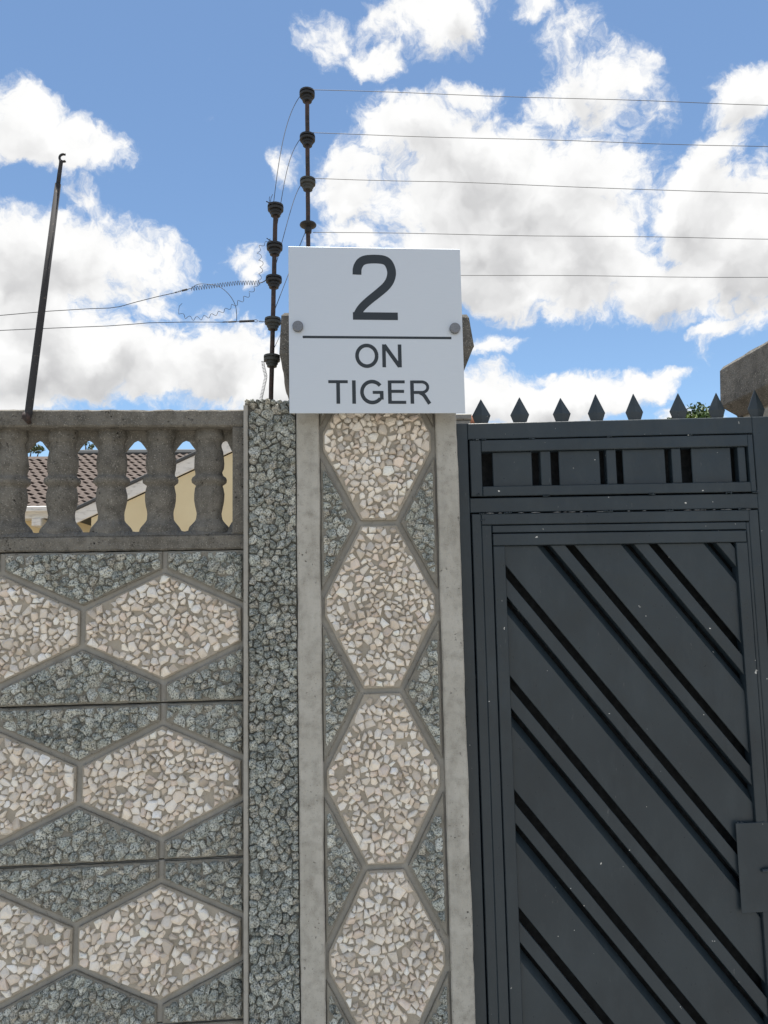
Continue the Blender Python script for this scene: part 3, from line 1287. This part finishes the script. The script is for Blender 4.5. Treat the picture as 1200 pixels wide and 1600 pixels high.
for k in range(0, 13):
    s0 = 2.252 - .2125 * k
    pg = band(s0 - .1185, s0)
    if pg:
        mb = MB()
        mb.prism(pg, .0520, .0560, .0012)
        # slight buckling of the sheet is left to the paint; folded flange behind the upper edge
        sl = mb.build('diagonal_slat', 'gate', GATE)
        fl = band(s0 + .0004, s0 + .0200)
        if fl:
            vv = [(x, .0530 + (x + z / SL - s0) / .0200 * .017, z) for x, z in fl]
            vb = [(x, y + .002, z) for x, y, z in vv]
            n = len(vv)
            ff = [tuple(range(n)), tuple(reversed(range(n, 2 * n)))] + [((i + 1) % n, i, n + i, n + (i + 1) % n) for i in range(n)]
            make('flange', vv + vb, ff, 'gate', sl)
    pg = band(s0 + .0325, s0 + .0690)
    if pg:
        mb = MB()
        mb.prism(pg, .0490, .0760, .0012)
        mb.build('diagonal_bar', 'gate', GATE)
# lock plate with its stub
lp = gbox('lock_plate', .9840, 1.0700, .7400, .9450, .0405, .0430)
mb = MB()
mb.tube([(1.042, .0410, .835), (1.042, .036, .835), (1.048, .034, .836), (1.070, .034, .838)], .0045, 8)
mb.build('bolt_stub', 'gate', lp)
# beads of weld where the bars meet
mb = MB()
rs = random.Random(3)
for (x, z, n) in ((.400, 1.8830, 3), (.378, 1.8826, 4), (.384, 1.748, 2), (.388, 1.6995, 4), (.391, 1.684, 3), (.52, 1.8828, 4), (.55, 1.7405, 4), (.70, 1.7005, 6),
                  (.45, 1.7005, 5), (.86, 1.7005, 5), (1.05, 1.7005, 5), (1.02, 1.7405, 4), (1.09, 1.7405, 4), (.82, 1.7405, 4), (1.04, .9455, 5), (.99, .9455, 4), (.72, 1.8828, 3), (.93, 1.8828, 3)):
    for i in range(n):
        r = rs.uniform(.0014, .0028)
        mb.lathe((x + i * .0042, .0425, z + rs.uniform(-.0008, .0008)), [(-r * .9, r * .3), (-r * .5, r * .85), (0, r), (r * .5, r * .85), (r * .9, r * .3)], 7, Vector((1, 0, 0)))
o = mb.build('weld_beads', 'gate', GATE, True)
o['kind'] = 'stuff'
# paint scuffed to primer along the top edge of the lower frame
mb = MB()
for i in range(34):
    x = rs.uniform(.40, 1.08)
    ln = rs.uniform(.004, .022)
    mb.tube([(x, .0432, 1.7002 + rs.uniform(-.0005, .0005)), (x + ln * .5, .0426, 1.7007), (x + ln, .0432, 1.7002)], [.0004, rs.uniform(.0007, .0016), .0004], 5)
o = mb.build('scuffed_weld_seam', 'pole_scuff', GATE, True)
o['kind'] = 'stuff'
# spikes
for (x, zt, w) in ((.405, 1.986, .0205), (.5035, 1.989, .021), (.612, 1.985, .0200), (.7025, 1.993, .0195), (.802, 1.992, .0200), (.919, 1.991, .0205), (1.021, 1.990, .0195), (1.128, 1.996, .0200)):
    zb, zm = 1.9235, 1.9480
    w *= 1.15
    zt += .004
    yc, th = .064, .0055
    sk = rs.uniform(-.002, .002)
    vv = [(x - w * .60, yc - .002, zb), (x, yc - th, zb), (x + w * .60, yc - .002, zb), (x + w * .60, yc + .002, zb), (x, yc + th, zb), (x - w * .60, yc + .002, zb),
          (x - w, yc - .0012, zm), (x, yc - th - .002, zm), (x + w, yc - .0012, zm), (x + w, yc + .0012, zm), (x, yc + th + .002, zm), (x - w, yc + .0012, zm),
          (x + sk - .0006, yc - .0006, zt), (x + sk, yc - .0012, zt), (x + sk + .0006, yc - .0006, zt), (x + sk + .0006, yc + .0006, zt), (x + sk, yc + .0012, zt), (x + sk - .0006, yc + .0006, zt)]
    ff = []
    for k in range(2):
        for i in range(6):
            j = (i + 1) % 6
            ff.append((k * 6 + i, k * 6 + j, k * 6 + 6 + j, k * 6 + 6 + i))
    ff.append((12, 13, 14, 15, 16, 17))
    ff.append((5, 4, 3, 2, 1, 0))
    make('spike', vv, ff, 'gate', GATE)

# the top of the gate was welded a little out of level: it climbs towards the lock side
for ch in GATE.children:
    me = ch.data
    for vx in me.vertices:
        xw, zw = vx.co.x + .337, vx.co.z + .06
        vx.co.z += .022 * (xw - .337) * max(0.0, min(1.0, (zw - 1.65) / .275))

# ================================================================== SIGN
SIGN = thing('house_sign', 'silver white square house number sign reading 2 ON TIGER on the pillar', 'sign', (.137, -.052, 1.928))
mb = MB()
mb.box(-.0690, .3420, -.0520, -.0490, 1.9280, 2.3315, .0006)
mb.build('panel', 'sign', SIGN)
# picture of the lettering was measured in panel units: 1015 wide, 968 high
SXK, SZK = .411 / 1015.0, .4035 / 968.0


def sp_(u, w):
    return (-.0690 + u * SXK, 2.3315 - w * SZK)


def stroke(mb, pts, width, y):
    """flat ribbon of even width along a polyline, in panel units"""
    pts = [Vector(p) for p in pts]
    n = len(pts)
    L, R_ = [], []
    for i in range(n):
        if i == 0:
            t_ = (pts[1] - pts[0]).normalized()
            k = 1.0
        elif i == n - 1:
            t_ = (pts[-1] - pts[-2]).normalized()
            k = 1.0
        else:
            t1 = (pts[i] - pts[i - 1]).normalized()
            t2 = (pts[i + 1] - pts[i]).normalized()
            t_ = (t1 + t2).normalized()
            k = 1 / max(.4, t_.dot(t1))
        nn = Vector((-t_.y, t_.x))
        wd = width[i] if isinstance(width, list) else width
        L.append(pts[i] + nn * wd * .5 * k)
        R_.append(pts[i] - nn * wd * .5 * k)
    v, f = [], []
    for a, b2 in zip(L, R_):
        for q in (a, b2):
            x, z = sp_(q.x, q.y)
            v.append((x, y, z))
        for q in (a, b2):
            x, z = sp_(q.x, q.y)
            v.append((x, -.0519, z))
    for i in range(n - 1):
        k = i * 4
        f += [(k, k + 1, k + 5, k + 4), (k, k + 4, k + 6, k + 2), (k + 1, k + 3, k + 7, k + 5)]
    f += [(0, 2, 3, 1), ((n - 1) * 4, (n - 1) * 4 + 1, (n - 1) * 4 + 3, (n - 1) * 4 + 2)]
    mb.add(v, f)


def arc(cx_, cy_, rx, ry, a0, a1, n=24):
    return [(cx_ + rx * math.cos(rad(a0 + (a1 - a0) * i / n)), cy_ - ry * math.sin(rad(a0 + (a1 - a0) * i / n))) for i in range(n + 1)]


def smooth_pts(pts, it=3):
    for _ in range(it):
        q = [pts[0]]
        for a, b2 in zip(pts[:-1], pts[1:]):
            q.append((a[0] * .75 + b2[0] * .25, a[1] * .75 + b2[1] * .25))
            q.append((a[0] * .25 + b2[0] * .75, a[1] * .25 + b2[1] * .75))
        q.append(pts[-1])
        pts = q
    return pts


LY = [-.0524, -.05252, -.05264, -.05276]
# figure 2
mb = MB()
p2 = smooth_pts([(399, 162), (400, 118), (430, 74), (502, 66), (575, 72), (602, 120), (604, 168), (580, 220), (525, 268), (465, 315), (415, 362), (394, 405)], 3)
wd = []
for i in range(len(p2)):
    tt = i / (len(p2) - 1)
    wd.append(52 - 6 * max(0, min(1, (tt - .55) * 3)) )
stroke(mb, p2, wd, LY[0])
stroke(mb, [(371, 406), (634, 406)], 44, LY[1])
mb.build('digit', 'letter', SIGN)
mb = MB()
stroke(mb, [(79, 531), (947, 531)], 14, LY[0])
mb.build('divider_line', 'letter', SIGN)
TW = 21


def letter(strokes):
    mb = MB()
    for i, (pts, w) in enumerate(strokes):
        stroke(mb, pts, w, LY[i % 4])
    return mb.build('letter', 'letter', SIGN)


letter([(arc(448, 638, 57, 60, 0, 360, 48), TW)])                                                   # O
letter([([(548, 704), (548, 571)], TW), ([(640, 704), (640, 571)], TW), ([(550, 575), (638, 700)], TW * 1.05)])   # N
letter([([(223, 788), (335, 788)], 17), ([(279, 796), (279, 914)], TW)])                            # T
letter([([(370, 780), (370, 914)], TW)])                                                            # I
gp = arc(475, 847, 59, 60, 38, 322, 36)
letter([(gp, TW), ([(478, 849), (539, 849)], 17), ([(530, 842), (530, 890)], TW)])                  # G
letter([([(577, 780), (577, 914)], TW), ([(580, 788), (665, 788)], 17), ([(580, 843), (660, 843)], 17), ([(580, 906), (671, 906)], 17)])   # E
rb = [(710, 788), (762, 788)] + arc(764, 818.5, 35, 30.5, 88, -88, 16) + [(762, 849), (710, 849)]
letter([([(707, 780), (707, 914)], TW), (rb, 17), (smooth_pts([(752, 850), (775, 862), (792, 890), (808, 914)], 2), TW)])  # R
for (u, w) in ((52, 474), (968, 477)):
    x, z = sp_(u, w)
    mb = MB()
    mb.lathe((x, -.0519, z), [(0, .0125), (.0075, .0128), (.0085, .0124), (.0090, .0115)], 28, Vector((0, -1, 0)))
    sc = mb.build('standoff_screw', 'steel', SIGN)
    mb = MB()
    mb.lathe((x, -.0492, z), [(0, .009), (.0185, .009)], 16, Vector((0, 1, 0)))
    mb.build('spacer', 'steel', sc)

# ================================================================== ELECTRIC FENCE
INS = [(-.0155, .0075), (-.0150, .0125), (-.0085, .0132), (-.0075, .0155), (-.0005, .0155), (.0, .0205), (.0060, .0212), (.0065, .0180), (.0090, .0180), (.0095, .0212), (.0150, .0205), (.0165, .0165), (.0168, .006)]


def fence_post(label, x0, x1, y, z0, z1, ins, disc=None):
    root = thing('fence_post', label, 'fence post', (x0, y, z0), 'electric fence posts')
    mb = MB()
    mb.tube([(x0 + (x1 - x0) * i / 24 + .0002 * math.sin(i * 1.7), y, z0 + (z1 - z0) * i / 24) for i in range(25)], .0058, 10)
    mb.build('rod', 'rust', root, True)
    for (z, mt, k) in ins:
        x = x0 + (x1 - x0) * (z - z0) / (z1 - z0)
        mb = MB()
        if k == 'disc':
            mb.lathe((x, y, z), [(-.020, .0075), (-.019, .009), (-.006, .010), (-.004, .015), (.0, .0215), (.003, .0225), (.006, .021), (.008, .012), (.0085, .006)], 20)
        else:
            mb.lathe((x, y, z), [(h * k, r * k) for h, r in INS], 20)
        mb.build('insulator', mt, root)
    return root


P1Y, P2Y = .16, .08
fence_post('tall rusty electric fence post rising behind the house number sign', -.0255, -.0235, P1Y, 2.182, 2.884,
           [(2.860, 'black', 1.0), (2.732, 'black', 1.0), (2.606, 'faded', 1.0), (2.490, 'black', 'disc'), (2.356, 'faded', 1.0)])
fence_post('shorter rusty electric fence post standing on the grey stone wall post', -.1205, -.1055, P2Y, 1.962, 2.503,
           [(2.489, 'black', .97), (2.385, 'black', .97), (2.298, 'black', .97), (2.189, 'faded', .97), (2.093, 'faded', .97)])


def wire(name, label, pts, r=.0009, seg=5, cat='wire', group=None, mat='wire'):
    mb = MB()
    mb.tube(pts, r, seg)
    o = mb.build(name, mat)
    return tag(o, label, cat, group)


ords = ['topmost', 'second', 'third', 'fourth', 'lowest']
for i, (z, z2) in enumerate(((2.872, 2.877), (2.747, 2.750), (2.619, 2.612), (2.467, 2.477), (2.352, 2.365))):
    pts = []
    for k in range(41):
        x = -.012 + k * .12
        zz = z + (z2 - z) * (x + .01) / 1.3
        zz += (-.006 * math.sin(math.pi * min(1, (x + .01) / 4.8))) + (.0012 * math.sin(x * 9 + i * 2))
        if i == 2:
            zz += .003 * math.exp(-((x - .40) / .05) ** 2) - .003 * math.exp(-((x - 1.1) / .2) ** 2)
        pts.append((x, P1Y - .012, zz))
    wire('fence_wire', '%s straight fence wire strung from the tall fence post over the gate' % ords[i], pts, .00085, 5, 'wire', 'straight fence wires')


def bez(p0, p1, p2, p3, n=24):
    out = []
    for i in range(n + 1):
        t_ = i / n
        a, b2, c, dd = (1 - t_) ** 3, 3 * t_ * (1 - t_) ** 2, 3 * t_ * t_ * (1 - t_), t_ ** 3
        out.append(tuple(a * p0[k] + b2 * p1[k] + c * p2[k] + dd * p3[k] for k in range(3)))
    return out


ya, yb = P1Y - .006, P2Y - .004
wire('jumper_wire', 'slack wire looping between the top insulators of the two fence posts', bez((-.040, ya, 2.860), (-.085, ya, 2.80), (-.098, yb, 2.62), (-.112, yb, 2.495)), .0009, 5, 'wire', 'slack jumper wires')
wire('jumper_wire', 'slack wire looping between the second insulators of the two fence posts', bez((-.040, ya, 2.737), (-.085, ya, 2.68), (-.085, yb, 2.53), (-.112, yb, 2.395)), .0009, 5, 'wire', 'slack jumper wires')
wire('jumper_wire', 'slack wire looping between the third insulators of the two fence posts', bez((-.040, ya, 2.606), (-.066, ya, 2.57), (-.080, yb, 2.43), (-.118, yb, 2.300)), .0009, 5, 'wire', 'slack jumper wires')
wire('jumper_wire', 'taut wire slanting down from the disc insulator past the house sign edge', bez((-.032, ya, 2.470), (-.060, ya, 2.40), (-.085, yb, 2.29), (-.122, yb, 2.190)), .0009, 5, 'wire', 'slack jumper wires')
wire('jumper_wire', 'fine wire slanting from behind the sign to the lowest insulator', bez((-.034, ya, 2.345), (-.075, ya, 2.24), (-.095, yb, 2.16), (-.125, yb, 2.095)), .0007, 5, 'wire', 'slack jumper wires')


def helix(path, r, turns, n_per=14, taper=None):
    """coil wound round a polyline path"""
    path = [Vector(p) for p in path]
    cum = [0]
    for a, b2 in zip(path[:-1], path[1:]):
        cum.append(cum[-1] + (b2 - a).length)
    N = int(turns * n_per)
    out = []
    for i in range(N + 1):
        s_ = cum[-1] * i / N
        k = max(j for j in range(len(cum)) if cum[j] <= s_ + 1e-12)
        k = min(k, len(path) - 2)
        tt = (s_ - cum[k]) / max(cum[k + 1] - cum[k], 1e-9)
        p_ = path[k].lerp(path[k + 1], tt)
        tg = (path[k + 1] - path[k]).normalized()
        a_ = tg.cross(Vector((0, 1, 0))).normalized()
        b_ = Vector((0, 1, 0))
        an = 2 * math.pi * turns * i / N
        rr = r * (taper(i / N) if taper else 1)
        out.append(p_ + a_ * math.cos(an) * rr + b_ * math.sin(an) * rr)
    return out


Y2 = P2Y
# upper stretched spring and its wire
root = thing('tension_spring', 'long stretched coil spring tied to the middle insulator of the shorter post', 'spring', (-.32, Y2, 2.276), 'fence springs')
mb = MB()
mb.tube(helix([(-.146, Y2, 2.2965), (-.20, Y2, 2.2955), (-.26, Y2, 2.287), (-.316, Y2, 2.2785)], .0052, 27, 12), .0007, 4)
mb.build('coil', 'wire', root)
mb = MB()
mb.tube([(-.126, Y2 - .02, 2.300), (-.134, Y2 - .01, 2.2965), (-.140, Y2, 2.298), (-.147, Y2, 2.2960)], .0012, 6)
mb.build('hook', 'black', root)
mb = MB()
mb.tube([(-.314, Y2, 2.2785), (-.321, Y2, 2.2790), (-.326, Y2, 2.2765)], .0009, 5)
mb.tube([(-.326, Y2, 2.277), (-.339, Y2, 2.2735)], .0026, 8)
mb.tube(helix([(-.339, Y2, 2.2735), (-.356, Y2, 2.268)], .0016, 5, 8), .0007, 4)
mb.build('crimp', 'wire', root)
wire('fence_wire', 'wire sagging from the stretched coil spring out over the balustrade', 
     [(-.352, Y2, 2.269), (-.40, Y2, 2.257), (-.45, Y2, 2.243), (-.49, Y2, 2.2305), (-.515, Y2, 2.2265), (-.56, Y2, 2.2245), (-.66, Y2, 2.217), (-.775, Y2, 2.205), (-1.2, Y2, 2.165), (-1.9, Y2, 2.12)], .0009, 5, 'wire', 'wires over the balustrade')
# lower tension link and its wire
root = thing('tension_spring', 'short closed tension spring hooked to the faded insulator of the shorter post', 'spring', (-.18, Y2, 2.194), 'fence springs')
mb = MB()
mb.tube(helix([(-.161, Y2, 2.1970), (-.197, Y2, 2.1950)], .0026, 26, 8), .0008, 4)
mb.build('coil', 'wire', root)
mb = MB()
mb.tube([(-.161 + .0045 * (1 + math.cos(a * .6)), Y2, 2.197 + .0032 * math.sin(a * .6)) for a in range(11)], .0008, 5)
mb.tube(helix([(-.150, Y2, 2.196), (-.132, Y2, 2.1945)], .0016, 4, 8), .0007, 4)
mb.build('hook', 'wire', root)
mb = MB()
mb.tube([(-.197, Y2, 2.195), (-.205, Y2, 2.1945)], .0009, 5)
mb.tube([(-.205, Y2, 2.1947), (-.224, Y2, 2.1935)], .0021, 8)
mb.tube(helix([(-.224, Y2, 2.1935), (-.238, Y2, 2.193)], .0015, 5, 8), .0007, 4)
mb.build('crimp', 'wire', root)
wire('fence_wire', 'level wire running from the short tension spring out over the balustrade',
     [(-.236, Y2, 2.193), (-.33, Y2, 2.1925), (-.42, Y2, 2.1895), (-.46, Y2, 2.1855), (-.52, Y2, 2.1805), (-.65, Y2, 2.174), (-.775, Y2, 2.167), (-1.2, Y2, 2.15), (-1.9, Y2, 2.11)], .0009, 5, 'wire', 'wires over the balustrade')
# bridging loop
wire('link_wire', 'thin arched wire bridging the stretched spring and the wire below it',
     [(q[0], Y2 - .004, q[1]) for q in smooth_pts([(-.316, 2.2765), (-.302, 2.290), (-.275, 2.290), (-.245, 2.285), (-.220, 2.262), (-.206, 2.236), (-.2035, 2.215), (-.2035, 2.1945)], 2)], .0008, 5, 'wire')
# loose crinkled wire
cp = [(-.120, 2.405), (-.141, 2.394), (-.150, 2.382), (-.146, 2.361), (-.140, 2.339), (-.145, 2.317), (-.146, 2.298), (-.159, 2.280), (-.173, 2.262), (-.204, 2.238), (-.238, 2.218), (-.272, 2.205), (-.305, 2.198), (-.330, 2.203), (-.343, 2.213)]
cp = [(q[0], Y2 - .006, q[1]) for q in smooth_pts(cp, 2)]
hp = helix(cp, .0046, 19, 14, lambda t_: .75 + .3 * math.sin(t_ * 9) ** 2)
hp += [Vector(q) for q in [(-.3455, Y2 - .006, 2.222), (-.3440, Y2 - .006, 2.231), (-.3375, Y2 - .006, 2.238)]]
o = wire('crinkled_wire', 'loose crinkled wire drooping from the second insulator of the shorter post', hp, .00065, 4, 'wire')
mb = MB()
mb.tube([(-.128, Y2 - .01, 2.410), (-.121, Y2 - .012, 2.404), (-.114, Y2 - .02, 2.398)], .0011, 5)
mb.tube([(-.124, Y2 - .01, 2.400), (-.119, Y2 - .012, 2.408)], .0009, 5)
mb.build('twist', 'black', o)
# hanging coil
hc = helix([(-.1385, Y2 - .012, 2.0905), (-.137, Y2 - .012, 2.075), (-.1310, Y2 - .012, 2.050), (-.1370, Y2 - .012, 2.022), (-.1455, Y2 - .012, 1.984)], .0037, 30, 10)
hc = [Vector((-.128, Y2 - .016, 2.093)), Vector((-.136, Y2 - .014, 2.094))] + hc
wire('hanging_coil', 'slack coil spring hanging from the lowest insulator onto the wall post', hc, .0006, 4, 'spring')
# twisted tails on the top insulator of the shorter post
mb = MB()
mb.tube([(-.112, Y2 - .018, 2.497), (-.122, Y2 - .02, 2.500), (-.128, Y2 - .02, 2.503)], .0014, 5)
mb.tube([(-.118, Y2 - .02, 2.499), (-.116, Y2 - .02, 2.512), (-.112, Y2 - .02, 2.522)], .0007, 5)
mb.tube([(-.120, Y2 - .02, 2.500), (-.1205, Y2 - .02, 2.511), (-.119, Y2 - .02, 2.516)], .0007, 5)
o = mb.build('wire_tail', 'black')
tag(o, 'twisted black wire ends sticking out of the top insulator of the shorter post', 'wire end')

# ================================================================== LEANING POLE
root = thing('bracket_pole', 'dark grey leaning steel pole with hooked tip fixed to the balustrade rail', 'pole', (-.676, .02, 1.93))
mb = MB()
mb.tube([(-.6785, .0165, 1.936), (-.6775, .0185, 1.948), (-.6560, .028, 2.22), (-.6320, .038, 2.524)], [.0080, .0086, .0080, .0070], 14)
mb.build('tube', 'pole', root, True)
mb = MB()
mb.tube([(-.6322, .038, 2.519), (-.6302, .039, 2.548), (-.6272, .040, 2.580), (-.6270, .040, 2.586)], [.0052, .0050, .0046, .0050], 10)
mb.build('rod', 'pole', root, True)
mb = MB()
mb.tube([(-.6215 + .0095 * math.cos(rad(a)), .040, 2.5935 + .0095 * math.sin(rad(a))) for a in range(305, 60, -15)], .0030, 8)
mb.build('hook', 'black', root, True)
mb = MB()
mb.tube([(-.683, .026, 1.941), (-.6815, .013, 1.940), (-.680, .010, 1.936), (-.678, .012, 1.931), (-.677, .024, 1.924)], [.006, .0085, .0095, .008, .005], 10)
mb.build('bent_foot', 'rust', root, True)

# ================================================================== HOUSE BEYOND THE WALL
H = thing('house', 'cream house with brown scalloped roof tiles seen through the balustrade', 'house', (-2.5, 12.5, 0))
mb = MB()
mb.box(-9.0, 2.2, 11.45, 17.4, 0, 3.05, .01)
mb.build('wall', 'cream', H)
# front wing: gable wall with sloping barge boards
AP = -.40
zg = lambda x: 2.72 + .47 * (x + 3.64) if x <= AP else 2.72 + .47 * (2 * AP - x + 3.64)
mb = MB()
mb.prism([(-3.45, 0), (2.65, 0), (2.65, zg(2.65) - .02), (AP, zg(AP) - .02), (-3.45, zg(-3.45) - .02)], 10.05, 13.0)
mb.build('gable_wall', 'cream', H)
for sg in (0, 1):
    pts = [(-3.72, zg(-3.72) - .0), (AP, zg(AP)), (AP, zg(AP) + .215), (-3.72, zg(-3.72) + .19)]
    if sg:
        pts = [(2 * AP - x, z) for x, z in pts][::-1]
    mb = MB()
    mb.prism(pts, 10.01, 10.045, .004)
    mb.build('barge_board', 'board', H)
    # roof slab and dark verge tiles above the board
    pts2 = [(-3.86, zg(-3.86) + .193), (AP, zg(AP) + .218), (AP, zg(AP) + .275), (-3.86, zg(-3.86) + .250)]
    if sg:
        pts2 = [(2 * AP - x, z) for x, z in pts2][::-1]
    mb = MB()
    mb.prism(pts2, 9.985, 13.6, .01)
    mb.build('wing_roof', 'ridge', H)
# main roof plane
EY, EZ, RY, RZ = 11.0, 3.10, 14.0, 4.53
pl = Vector((0, RY - EY, RZ - EZ))
PLEN = pl.length
pl.normalize()
pn = Vector((0, -pl.z, pl.y))
mb = MB()
a0_ = Vector((0, EY, EZ)) - pn * .05
a1_ = Vector((0, RY, RZ)) - pn * .05
mb.add([(-9.4, a0_.y, a0_.z), (2.6, a0_.y, a0_.z), (2.6, a1_.y, a1_.z), (-9.4, a1_.y, a1_.z), (-9.4, 17.2, 3.0), (2.6, 17.2, 3.0)], [(0, 1, 2, 3), (3, 2, 5, 4)])
roof = mb.build('roof', 'tile', H)
# one wavy tile with a thick front lip, used for every tile
TWD, TLN = .155, PLEN / 15
v, f = [], []
ns = 8
for j, (dl, up) in enumerate(((-.012, -.016), (-.012, .008), (TLN * .5, .004), (TLN * 1.06, -.012))):
    for i in range(ns + 1):
        u = i / ns
        wv = .016 * math.cos(2 * math.pi * u)
        sc_ = -.010 * (0.5 - .5 * math.cos(2 * math.pi * u)) if j < 2 else 0
        q = pl * (dl - sc_) + pn * (up + wv) + Vector((u * TWD - TWD / 2, 0, 0))
        v.append(tuple(q))
for j in range(3):
    for i in range(ns):
        a = j * (ns + 1) + i
        f.append((a, a + 1, a + ns + 2, a + ns + 1))
tme = bpy.data.meshes.new('roof_tile')
tme.from_pydata(v, [], f)
tme.materials.append(M['tile'])
offH = Vector(H.location)
rest_v, rest_f = [], []
cnt = 0
rs = random.Random(9)
for r_ in range(15):
    for c_ in range(-60, 18):
        x = c_ * TWD + TWD * ((r_ * .22) % 1.0)
        if x < -5.16 and r_ == 14:
            continue
        p_ = Vector((x, EY, EZ)) + pl * (r_ * TLN) + pn * rs.uniform(-.004, .004)
        seen = -6.05 < x < -2.35 and p_.z > (zg(x * 10.8 / 13.0) if x < -2 else 9)
        if seen and cnt < 300:
            o = bpy.data.objects.new('roof_tile', tme)
            o.parent = roof
            o.location = p_ - offH
            COL.objects.link(o)
            cnt += 1
        else:
            k = len(rest_v)
            rest_v += [tuple(Vector(q) + p_) for q in v]
            rest_f += [tuple(i + k for i in q) for q in f]
o = make('other_roof_tiles', rest_v, rest_f, 'tile', roof)
o['kind'] = 'stuff'
mb = MB()
mb.tube([(-5.15, RY, RZ + .01), (2.6, RY, RZ + .01)], .075, 8)
mb.build('ridge_cap', 'ridge', H)
# gutter and fascia
mb = MB()
mb.box(-9.4, -3.9, 10.80, 10.93, 2.985, 3.075, .012)
mb.build('gutter', 'board', H)
mb = MB()
mb.box(-9.4, -3.9, 10.94, 10.97, 2.89, 3.00, .004)
mb.build('fascia', 'board', H)
mb = MB()
mb.box(-9.2, -3.5, 10.98, 11.44, 2.90, 2.93, .004)
mb.build('soffit', 'board', H)
mb = MB()
mb.box(-4.62, -4.47, 10.86, 11.40, 2.76, 2.88, .01)
mb.build('downpipe_elbow', 'board', H)

# ================================================================== THINGS GLIMPSED BY THE GATE
root = thing('yard_post', 'small cream plastered post showing between the house sign and first gate spike', 'post', (.455, .62, 0))
mb = MB()
mb.box(.40, .4815, .58, .66, 0, 2.060, .003)
mb.build('shaft', 'strip', root)
mb = MB()
mb.box(.395, .4850, .575, .665, 2.0605, 2.080, .003)
mb.build('coping', 'strip', root)
root = thing('clay_pot', 'rounded terracotta clay pot peeping out behind the first gate spike', 'pot', (.503, .62, 1.90))
mb = MB()
mb.lathe((.503, .62, 1.9), [(0, .014), (.02, .024), (.10, .027), (.150, .0265), (.168, .0235), (.180, .016), (.186, .006)], 18)
mb.build('body', 'terracotta', root, True)
mb = MB()
mb.lathe((.503, .62, 0), [(0, .03), (.02, .03), (.03, .018), (1.88, .018), (1.9, .022)], 14)
mb.build('stand', 'terracotta', root, True)


# ================================================================== TREES
def tree(name, label, base, h, crown_r, crown_h, nleaf, leaf, seed, tints, sparse=False):
    rs = random.Random(seed)
    root = thing(name, label, 'tree', base)
    B = Vector(base)
    mb = MB()
    top = B + Vector((.1, 0, h - crown_h * .5))
    mb.tube([B, B.lerp(top, .4) + Vector((.15, 0, 0)), top], [h * .03, h * .022, h * .012], 8)
    lv, lf, lt = [], [], []
    C_ = B + Vector((0, 0, h - crown_h))
    clumps = []
    for i in range(16 if sparse else 26):
        an = rs.uniform(0, 2 * math.pi)
        e = rs.random()
        rr = crown_r * math.sqrt(rs.random()) * math.sin(math.pi * (.15 + .8 * e)) ** .6
        c_ = C_ + Vector((rr * math.cos(an), rr * math.sin(an), crown_h * e))
        clumps.append((c_, crown_r * rs.uniform(.14, .32), rs.choice(tints)))
        mid = B.lerp(top, rs.uniform(.55, .95))
        mb.tube([mid, mid.lerp(c_, .55) + Vector((0, 0, .1)), c_], [h * .010, h * .006, h * .002], 5)
    for i in range(nleaf):
        c_, cr, tn = rs.choice(clumps)
        while True:
            q = Vector((rs.uniform(-1, 1), rs.uniform(-1, 1), rs.uniform(-1, 1)))
            if q.length < 1:
                break
        p_ = c_ + q * cr
        a = Vector((rs.uniform(-1, 1), rs.uniform(-1, 1), rs.uniform(-.8, .8))).normalized()
        b_ = a.orthogonal().normalized()
        b_.rotate(Matrix.Rotation(rs.uniform(0, 6.28), 3, a))
        L = leaf * rs.uniform(.6, 1.3)
        k = len(lv)
        lv += [tuple(p_ - a * L), tuple(p_ + b_ * L * .42), tuple(p_ + a * L), tuple(p_ - b_ * L * .42)]
        lf.append((k, k + 1, k + 2, k + 3))
        w = rs.uniform(.7, 1.3)
        lt += [tuple(x * w for x in tn)] * 4
    mb.build('trunk', 'bark', root, True)
    o = make('crown', lv, lf, 'leaf', root, tints=lt)
    return root


GT = [(.045, .085, .025), (.06, .11, .03), (.10, .15, .03), (.03, .06, .02)]
tree('leafy_tree', 'bushy green tree rising behind the spiked gate beside the far pillar', (14.2, 25.5, 0), 8.15, 1.8, 3.4, 11000, .10, 2, GT)
tree('thin_tree', 'sparse thin leaved tree rising over the roof behind the balustrade', (-9.1, 22.0, 0), 6.75, .75, 2.4, 700, .085, 5, [(.05, .075, .03), (.075, .095, .03), (.16, .13, .05)], True)
tree('thin_tree', 'small wispy treetop peeking over the dark ridge of the house', (-7.3, 22.4, 0), 6.70, .5, 2.2, 260, .07, 8, [(.05, .075, .03), (.075, .095, .04)], True)
